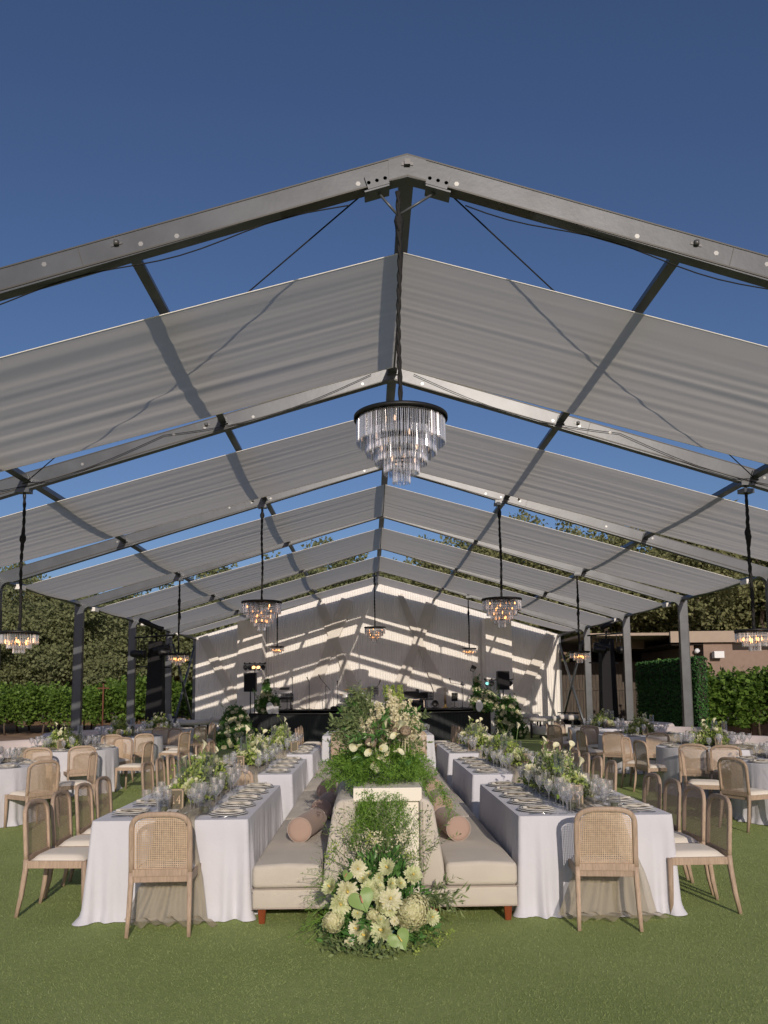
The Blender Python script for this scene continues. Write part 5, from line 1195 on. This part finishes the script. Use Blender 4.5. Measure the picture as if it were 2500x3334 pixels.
for (x, y, z) in [(0.28, -0.12, 0.05), (0.34, -0.2, 0.03), (0.42, -0.1, 0.06), (0.18, -0.32, 0.02), (-0.05, -0.35, 0.02)]:
    g.tube([(0.1, -0.05, 0.12), (0.2+x*0.3, -0.1+y*0.3, 0.08), (x+0.05, y, z)], 0.0028, 4); P = np.array([V(x+0.05, y, z+0.02)+V(*rng.normal(size=3))*0.022 for _ in range(30)]); floret_cloud(g2, rng, P, 0.009)
build('stems', g, M['stem'], t); build('seed_umbels', g2, M['lime'], t)
g = MB()
for i in range(34):
    p = V(*FL(-0.46+rng.random()*0.42, 0.40+rng.random()*0.32, 6.1)); P = np.array([p+V(*rng.normal(size=3))*0.025 for _ in range(24)]); floret_cloud(g, rng, P, 0.008)
build('airy_white_florets', g, M['delph'], t)
DH = [(-0.16, -0.2, 0.54, 0.07), (0.05, -0.2, 0.54, 0.07), (0.22, -0.21, 0.49, 0.08), (-0.34, -0.22, 0.42, 0.075), (-0.23, -0.22, 0.4, 0.08), (-0.28, -0.23, 0.32, 0.085), (-0.07, -0.22, 0.39, 0.085), (-0.02, -0.22, 0.42, 0.05), (0.06, -0.23, 0.34, 0.085), (-0.01, -0.23, 0.31, 0.07), (0.06, -0.24, 0.27, 0.05), (0.07, -0.22, 0.44, 0.05), (-0.16, -0.25, 0.15, 0.06), (-0.1, -0.26, 0.11, 0.065), (0.01, -0.26, 0.14, 0.085), (0.34, -0.24, 0.22, 0.065), (-0.22, -0.26, 0.07, 0.04), (-0.01, -0.21, 0.48, 0.045), (0.13, -0.22, 0.44, 0.05), (-0.12, -0.21, 0.47, 0.04), (0.16, -0.25, 0.15, 0.04), (-0.28, -0.24, 0.23, 0.045), (-0.16, -0.24, 0.25, 0.045), (-0.01, -0.25, 0.21, 0.045), (0.09, -0.25, 0.2, 0.04), (-0.22, -0.23, 0.33, 0.045), (-0.08, -0.21, 0.5, 0.035)]
for i, (bx_, by_, bz_, r) in enumerate(DH):
    p = (bx_, by_, bz_); g = MB(); g2 = MB(); up = (rng.normal()*0.5+(p[0])*1.3, -1.0, 0.5+rng.normal()*0.45)
    blossom(g, rng, p, r*rng.uniform(0.80, 1.0), up, 7, 21, g2); o = build('dahlia', g, M['petalg' if i % 4 else 'petal'], t); build('flower_centre', g2, M['yellow'], o)
for c_, n_, u_, r, lb, pk in [((-0.130, -0.320, 0.360), (-0.1, -1, 0.35), (-0.45, 0, 1), 0.155, 'pale green anthurium with pink spadix', True), ((0.120, -0.320, 0.100), (0.1, -1, 0.5), (-0.5, 0, 1), 0.14, 'bright green anthurium low on the turf', False), ((-0.230, -0.320, 0.520), (-0.5, -0.8, 0.2), (0.4, 0, 1), 0.075, 'small drooping anthurium', True)]:
    anthurium(t, c_, n_, u_, r*0.62, lb, pk)
for c_, r in [((0.210, -0.240, 0.270), 0.108), ((-0.330, -0.240, 0.210), 0.062), ((-0.060, -0.240, 0.240), 0.04)]:
    c = np.array(c_); P = rng.normal(size=(int(3200*(r/0.13)**2), 3)); P /= np.linalg.norm(P, axis=1, keepdims=True); P = P*r*[0.72, 0.6, 0.75]*(0.74+0.26*rng.random((len(P), 1))**0.6)+c+rng.normal(size=P.shape)*0.010+np.array([[0.0, 0, 0], [0.35, 0, 0.25], [-0.3, 0, -0.35], [0.2, -0.1, -0.4]])[rng.integers(0, 4, len(P))]*r; g = MB(); floret_cloud(g, rng, P, 0.014, c)
    g.lathe([(0, 0.6*r), (0.45*r, 0.45*r), (0.6*r, 0), (0.45*r, -0.45*r), (0, -0.6*r)], c, 12); build('hydrangea', g, M['hydr'], t)

# ---- floral mounds by the stage ends and on the bar
def mound(loc, pts, label, seed, nw=20):
    t = thing('flower_arrangement', label, 'flowers', loc); rng = np.random.default_rng(seed); g = MB(); g2 = MB()
    for (x, y, z, rx, ry, rz_) in pts:
        n = int(2600*rx*rz_/0.25); P = rng.normal(size=(n, 3)); P /= np.linalg.norm(P, axis=1, keepdims=True); P = P*(0.5+0.5*rng.random((n, 1)))*[rx, ry, rz_]; D = P+rng.normal(size=P.shape)*0.2; P = P+[x, y, z]; k = P[:, 2] > 0.01
        addleaves(g, rng, P[k], 0.10, D[k], width=0.6)
        n = int(nw*rx*rz_/0.12)
        for i in range(n):
            d = rng.normal(size=3); d[1] = -abs(d[1]); d /= np.linalg.norm(d); c = np.array([x, y, z])+d*[rx, ry, rz_]*1.0
            if c[2] > 0.05: g2 = MB(); blossom(g2, rng, c, rng.uniform(0.05, 0.10), d, 4, 9); build('bloom', g2, M['petal'], t)
        for i in range(int(10*rx/0.3)): sprig(g, rng, (x+rng.normal()*rx*0.5, y, z+rz_*0.6), (rng.normal()*0.5, -0.2, 1), rng.uniform(0.2, 0.5), 12, 0.06, 0.45, 0.1, r=0.004)
    build('foliage', g, M['ruscus'], t); return t
mound((-5.0, 29.6, 0), [(-0.15, 0, 0.6, 0.5, 0.4, 0.65), (0.1, -0.2, 0.25, 0.6, 0.4, 0.3)], 'green and white floral mound on the ground at the stage\'s left corner', 5)
mound((-4.25, 29.9, 0.99), [(0.2, 0.1, 0.3, 0.42, 0.25, 0.36), (0.15, 0.1, 0.75, 0.14, 0.12, 0.45)], 'tall floral piece on the left end of the curved black bar', 6)
mound((4.55, 29.8, 0), [(0.1, 0, 0.75, 0.45, 0.4, 0.75), (0.35, -0.1, 0.3, 0.4, 0.35, 0.32)], 'leafy floral mound on the ground at the stage\'s right corner', 7)
mound((3.7, 29.9, 0.99), [(0.1, 0, 0.35, 0.5, 0.3, 0.38), (-0.15, 0, 0.8, 0.12, 0.1, 0.4)], 'white and yellow floral piece on the right end of the curved black bar', 8, 34)
mound((-5.0, 26.2, 0), [(0, 0, 0.22, 0.55, 0.35, 0.30)], 'low white floral mound on the turf before the left end of the stage', 9, 26)
def sign(x, y, z, kind, label):
    t = thing('small_sign', label, 'sign', (x, y, z)); g = MB()
    if kind == 'oval':
        pl = [(0.13*math.cos(a)*(1+0.08*math.cos(3*a)), 0.21+0.20*math.sin(a)) for a in np.linspace(0, 2*PI, 25)[:-1]]; g.prism([(a, max(b_, 0.0)) for a, b_ in pl][::-1], -0.006, 0.006)
    else: g.prism([(-0.11, 0), (0.11, 0), (0.11, 0.26), (-0.11, 0.26)], -0.006, 0.006)
    build('board', g, M['white'], t); g = MB()
    for i in range(5): g.box((0, -0.0075, 0.12+i*0.035), (0.11, 0.001, 0.004))
    if kind == 'oval': build('faint_lines', g, M['charger'], t)
    g = MB(); g.box((0, 0.04, 0.006), (0.12, 0.1, 0.012)); build('foot', g, M['white'], t)
sign(-3.88, 29.3, 0.996, 'oval', 'white oval sign on the left part of the curved black bar')
sign(-3.70, 29.45, 0.996, 'square', 'white square card behind the oval sign on the curved black bar')
sign(3.55, 29.35, 0.996, 'oval', 'white rounded sign with faint lines on the right end of the bar')

# ---- lounge seats
def lounge(x, y, rz, label, dark=False):
    t = thing('lounge_chair', label, 'armchair', (x, y, 0), rz, 'boucle lounge chairs by the stage')
    g = MB(); n = 18; pts = [(0.50*math.cos(a), 0.02-0.36*math.sin(a), 0.70) for a in np.linspace(-0.25, PI+0.25, n)]; g.tube(pts, 0.10, 12); build('roll_back', g, M['boucle'], t)
    g = MB(); g.lathe([(0, 0.12), (0.44, 0.12), (0.47, 0.17), (0.47, 0.37), (0.43, 0.43), (0, 0.44)], n=28); build('seat', g, M['boucle'], t)
    for a in (0.1, PI-0.1, PI*0.33, PI*0.67):
        g = MB(); g.box((0.52*math.cos(a), 0.02-0.38*math.sin(a), 0.32), (0.06, 0.06, 0.64)); build('leg', g, M['black'], t)
    if dark:
        g = MB(); g.tube([(0.56*math.cos(a), 0.02-0.44*math.sin(a), 0.86) for a in np.linspace(-0.3, PI+0.3, n)], 0.022, 8); build('top_rail', g, M['black'], t)
        g = MB(); g.tube([(0.56*math.cos(a), 0.02-0.44*math.sin(a), 0.5) for a in np.linspace(0.2, PI-0.2, n)], 0.10, 8); build('dark_shell', g, M['blackmatte'], t)
lounge(6.05, 30.2, 0.1, 'white boucle lounge chair with rolled back, nearest of the right lounge group')
lounge(5.75, 32.6, PI*0.9, 'white boucle lounge chair by the right pillar, facing the camera')
lounge(7.1, 31.2, 1.7, 'lounge chair with black rail at the right edge of the drapes', True)
lounge(-6.75, 30.2, 0.0, 'white boucle lounge chair with rolled back, nearest of the left lounge group')
lounge(-6.0, 32.4, PI, 'white boucle lounge chair by the left pillar, facing the camera')
lounge(-7.55, 31.2, -1.7, 'lounge chair with black rail at the left edge of the drapes', True)
t = thing('coffee_table', 'low dark drum table between the right lounge chairs', 'coffee table', (6.45, 31.5, 0)); g = MB(); g.lathe([(0, 0), (0.27, 0), (0.3, 0.03), (0.3, 0.36), (0.33, 0.38), (0.33, 0.41), (0, 0.41)], n=28); build('drum', g, M['blackmatte'], t)

# ------------------------------------------------------------------ building, fence, hedge
t = thing('building', 'low flat-roofed taupe building behind the right-hand vines', 'building', (16, 36, 0))
g = MB(); g.box((3.2, -1.2, 1.75), (14, 8.4, 3.5)); build('wall', g, M['taupe'], t)
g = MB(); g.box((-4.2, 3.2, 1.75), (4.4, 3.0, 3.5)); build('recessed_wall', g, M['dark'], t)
g = MB(); g.box((2.0, 1.0, 3.78), (20.5, 13.0, 0.10)); build('roof', g, M['fascia'], t)
g = MB(); g.box((3.2, -5.55, 3.66), (16.6, 0.12, 0.42)); build('fascia', g, M['fascia'], t)
g = MB(); g.box((-6.3, -3.0, 3.55), (2.9, 0.12, 0.34), rotz(0.5)); build('side_fascia', g, M['fascia'], t)
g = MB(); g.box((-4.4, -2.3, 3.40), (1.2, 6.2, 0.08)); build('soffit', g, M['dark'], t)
g = MB(); g.box((-4.3, -5.2, 1.7), (0.3, 0.3, 3.3)); build('porch_post', g, M['taupe'], t)
g = MB(); g.box((-3.35, -5.62, 2.98), (0.38, 0.25, 0.26)); g.box((-3.35, -5.45, 2.98), (0.1, 0.2, 0.1)); build('wall_speaker', g, M['white'], t, 0.02)
g = MB(); g.lathe([(0, -0.12), (0.07, -0.1), (0.09, 0.08), (0, 0.1)], (-4.1, -5.5, 3.12), 12, True, Matrix.Rotation(1.2, 3, 'X')); build('flood_light', g, M['white'], t)
g = MB(); g.box((3.0, -5.405, 3.28), (11.4, 0.02, 0.24)); build('high_window', g, M['dark'], t)
t = thing('fence', 'dark weathered board fence behind the right-hand posts', 'fence', (9.2, 34.6, 0))
g = MB(); r2 = random.Random(4); x = -2.6
while x < 2.6: g.box((x, r2.uniform(-.01, .01), 1.42+r2.uniform(-.01, .01)), (0.128, 0.025, 2.74)); x += 0.14
build('boards', g, M['fence'], t)
for z in (0.5, 1.75, 2.84):
    g = MB(); g.box((0, -0.04, z), (5.4, 0.05, 0.10)); build('rail', g, M['fence'], t)
hp = None; rng = np.random.default_rng(8)
def hedge_panel(w_, d_, h):
    t = thing('hedge_panel', 'x', 'hedge'); g = MB(); g.box((0, 0, h/2), (w_-0.03, d_-0.04, h-0.02)); build('core', g, M['dark'], t); g = MB(); n = int(5200)
    face = rng.integers(0, 5, n); P = np.stack([rng.uniform(-w_/2, w_/2, n), rng.uniform(-d_/2, d_/2, n), rng.uniform(0.02, h, n)], 1)
    P[face < 2, 1] = -d_/2; P[face == 2, 0] = -w_/2; P[face == 3, 0] = w_/2; P[(face == 4), 2] = np.where(rng.random((face == 4).sum()) < 0.4, h, P[(face == 4), 2]); m4 = (face == 4) & (P[:, 2] < h); P[m4, 1] = d_/2
    addleaves(g, rng, P, 0.07, None, width=0.6); build('leaf_mat', g, M['hedge'], t); return t
HM = Maker(hedge_panel(1.0, 0.28, 2.58))
for i in range(5): HM.put((8.72, 26.9-i*1.02, 0), -PI/2, 'artificial boxwood hedge panel, %s from the camera by the right posts' % ORD[4-i], 'boxwood hedge panels')

# ------------------------------------------------------------------ vines
def vine_plant(seed, h=1.95, w_=1.8):
    t = thing('grape_vine', 'x', 'vine'); rng = np.random.default_rng(seed); g = MB()
    pts = [(0, 0, 0), (0.03, 0.02, 0.4), (-0.03, 0, 0.85)]; g.tube(pts, [0.045, 0.035, 0.03], 7)
    for sx in (-1, 1): g.tube([(-0.03, 0, 0.85), (sx*0.5, 0, 0.95), (sx*w_/2, 0, 1.0)], [0.025, 0.02, 0.01], 5)
    build('trunk', g, M['bark'], t); g = MB(); n = 2300
    u = rng.uniform(-1, 1, n); v = rng.normal(size=n)*0.23; z = 0.55+(h-0.6)*rng.random(n)**0.85+0.12*np.sin(u*5+seed); k = rng.random(n) < (0.25+0.75*(z-0.4)/(h-0.4))
    P = np.stack([u*w_/2, v*(1.1-0.35*z/h), z], 1)[k]; D = np.stack([rng.normal(size=len(P))*0.8, P[:, 1]*4+rng.normal(size=len(P))*0.5, -0.5+rng.normal(size=len(P))*0.5], 1); addleaves(g, rng, P, 0.135, D, width=0.95, curl=0.2)
    for i in range(22): sprig(g, rng, (rng.uniform(-w_/2, w_/2), rng.normal()*0.1, h-0.3), (rng.normal()*0.6, rng.normal()*0.3, 1), rng.uniform(0.25, 0.65), 10, 0.13, 0.9, 0.2, r=0.004)
    build('leaves', g, M['vine'], t)
    g = MB()
    for i in range(4): g.lathe([(0, 0.09), (0.04, 0.05), (0.035, -0.02), (0, -0.09)], (rng.uniform(-0.6, 0.6), -0.12, rng.uniform(0.65, 0.85)), 7)
    build('grape_cluster', g, M['black'], t); return t
VP = [Maker(vine_plant(1)), Maker(vine_plant(2)), Maker(vine_plant(3))]; vr = random.Random(9)
vi = 0
for row, (yy, x0, n, sc) in enumerate([(36.6, -8.6, 11, 1.08), (38.9, -9.0, 11, 1.05), (41.2, -9.4, 11, 1.1)]):
    for i in range(n):
        VP[vi % 3].put((x0-i*1.55+vr.uniform(-.1, .1), yy+vr.uniform(-.1, .1), 0), vr.choice((0, PI))+vr.uniform(-.06, .06), 'grape vine, %s from the tent in the %s vineyard row at left' % (ORD[i] if i < 10 else 'last', ORD[row]), 'vineyard vines on the left', (sc*1.05, 1.2, sc*vr.uniform(0.84, 1.12))); vi += 1
for row, (yy, n) in enumerate([(27.4, 7), (29.0, 7)]):
    for i in range(n):
        VP[vi % 3].put((10.1+i*1.3+row*0.4, yy+vr.uniform(-.15, .15), 0), vr.choice((0, PI))+vr.uniform(-.1, .1), 'tall leafy vine, %s from the hedge in the %s row before the taupe building' % (ORD[i], 'front' if row == 0 else 'back'), 'vines before the building', (1.15, 1.5, 1.16*vr.uniform(0.85, 1.1))); vi += 1
# vines closing the view behind the drapes' left edge
t = thing('trellis_post', 'rusty metal trellis post with crossarm standing in the left vines', 'post', (-11.9, 36.0, 0)); g = MB(); g.tube([(0, 0, 0), (0, 0, 2.2)], 0.035, 6); g.box((0, 0, 2.0), (0.5, 0.05, 0.05)); build('pole', g, M['rust'], t)

# ------------------------------------------------------------------ trees
def oak(seed, H=9.0, R=4.6, leafm='oak', nl=36000, trunk=2.2, low=0.22):
    t = thing('oak_tree', 'x', 'tree'); rng = np.random.default_rng(seed); g = MB(); tips = []
    def limb(p, d, L, r, lev):
        pts = [p]; rr = [r]; n = 5
        for i in range(n): d = (d+V(*rng.normal(size=3))*0.20+V(0, 0, 0.03)).normalized(); p = p+d*(L/n); pts.append(p); rr.append(r*(1-0.55*(i+1)/n))
        g.tube(pts, rr, 8 if lev == 0 else 5)
        if lev < 3:
            for k in range(4 if lev == 0 else 3):
                a = rng.random()*2*PI; dd = (d*0.5+V(math.cos(a), math.sin(a), rng.uniform(-0.1, 0.6))*0.95).normalized(); limb(pts[-1 if k < 2 else 3], dd, L*rng.uniform(0.55, 0.8), r*0.45, lev+1)
        else: tips.append(p)
    limb(V(0, 0, -0.4), V(rng.normal()*0.1, rng.normal()*0.1, 1), trunk+0.4, 0.34, 0)
    build('trunk', g, M['bark'], t)
    # crown: many clumps over an uneven dome
    cl = []
    for i in range(52):
        a = rng.random()*2*PI; e = math.asin(rng.uniform(-0.35, 1)); k = (0.55+0.45*rng.random()**0.5)*(1+0.16*math.sin(3*a+seed)+0.10*math.sin(5*e+seed*2)); cl.append((R*k*math.cos(a)*math.cos(e), R*k*math.sin(a)*math.cos(e), H*low+(H*(1-low))*(0.30+0.62*k*math.sin(e)), rng.uniform(0.5, 1.15)))
    for q in tips: cl.append((q.x, q.y, q.z, 0.8))
    cl = np.array(cl); idx = rng.integers(0, len(cl), nl); d = rng.normal(size=(nl, 3)); d /= np.linalg.norm(d, axis=1, keepdims=True); sub = rng.normal(size=(len(cl), 14, 3)); sub /= np.linalg.norm(sub, axis=2, keepdims=True); sub *= rng.uniform(0.45, 1.05, (len(cl), 14, 1)); si = rng.integers(0, 14, nl)
    P = cl[idx, :3]+sub[idx, si]*cl[idx, 3:4]*[1.15, 1.15, 0.8]+d*rng.random((nl, 1))**0.5*0.42*[1.2, 1.2, 0.7]
    g = MB(); addleaves(g, rng, P, 0.20, d+rng.normal(size=d.shape)*0.6, width=0.7, curl=0.2); build('crown', g, M[leafm], t); return t
OK = [Maker(oak(1)), Maker(oak(2, 8.5, 4.8)), Maker(oak(3, 10, 4.4, 'oak2', 23000, 4.0, 0.40)), Maker(oak(4, 9.5, 5.0, 'oak2', 24000, 3.8, 0.40))]
def gz(x, y): return float(hillh(np.array(x), np.array(y))) if y > 38 else 0.0
TR = []
tr = random.Random(31)
# left hillside wood: front rank then ranks up the slope
for i, (x, y, s) in enumerate([(-29, 49, 0.82), (-24.5, 47, 0.78), (-20.5, 48.5, 0.95), (-16.5, 50, 1.02), (-11.2, 54, 1.12), (-7.0, 52, 1.10), (-3.0, 54, 1.25), (1.0, 56, 1.25)]): TR.append((x, y, s, tr.randrange(2), 'front rank of the left hillside wood'))
for i, (x, y, s) in enumerate([(-36, 60, 0.9), (-30.5, 58, 0.85), (-25.5, 60, 0.85), (-21, 59, 0.85), (-16.5, 63, 0.85), (-14, 70, 0.95), (-9.5, 62, 1.1), (-5, 64, 1.2)]): TR.append((x, y, s, tr.randrange(3), 'second rank of the left hillside wood'))
for i, (x, y, s) in enumerate([(-44, 74, 0.9), (-38, 75, 0.9), (-32, 74, 0.85), (-26, 76, 0.8), (-20, 78, 0.8), (-2, 78, 1.0)]): TR.append((x, y, s, tr.randrange(3), 'back rank of the left hillside wood'))
for i, (x, y, s) in enumerate([(5.0, 55, 1.2), (9.0, 52, 1.18), (13.0, 50, 1.22), (17.8, 50, 1.34), (22.5, 49, 1.22), (27.5, 50, 1.18)]): TR.append((x, y, s, 2+tr.randrange(2), 'rank of tall oaks behind the taupe building'))
for i, (x, y, s) in enumerate([(3.5, 68, 1.1), (19.5, 62, 1.3), (26, 64, 1.2), (12.5, 66, 1.05)]): TR.append((x, y, s, 1+tr.randrange(3), 'rank of distant oaks on the right'))
cnt = {}
for x, y, s, k, ph in TR:
    i = cnt.get(ph, 0); cnt[ph] = i+1
    OK[k].put((x, y, gz(x, y)-0.1), tr.random()*6.28, '%s oak from the left in the %s' % (ORD[i], ph), 'oak trees behind the tent', (s*1.05, s*1.05, s*tr.uniform(0.95, 1.08)))

# drop prototypes that were never placed and tidy the templates' default labels
for o in list(bpy.data.objects):
    if o.parent is None and o.get('label') == 'x':
        for c in list(o.children_recursive): bpy.data.objects.remove(c)
        bpy.data.objects.remove(o)
print('objects', len(bpy.data.objects))
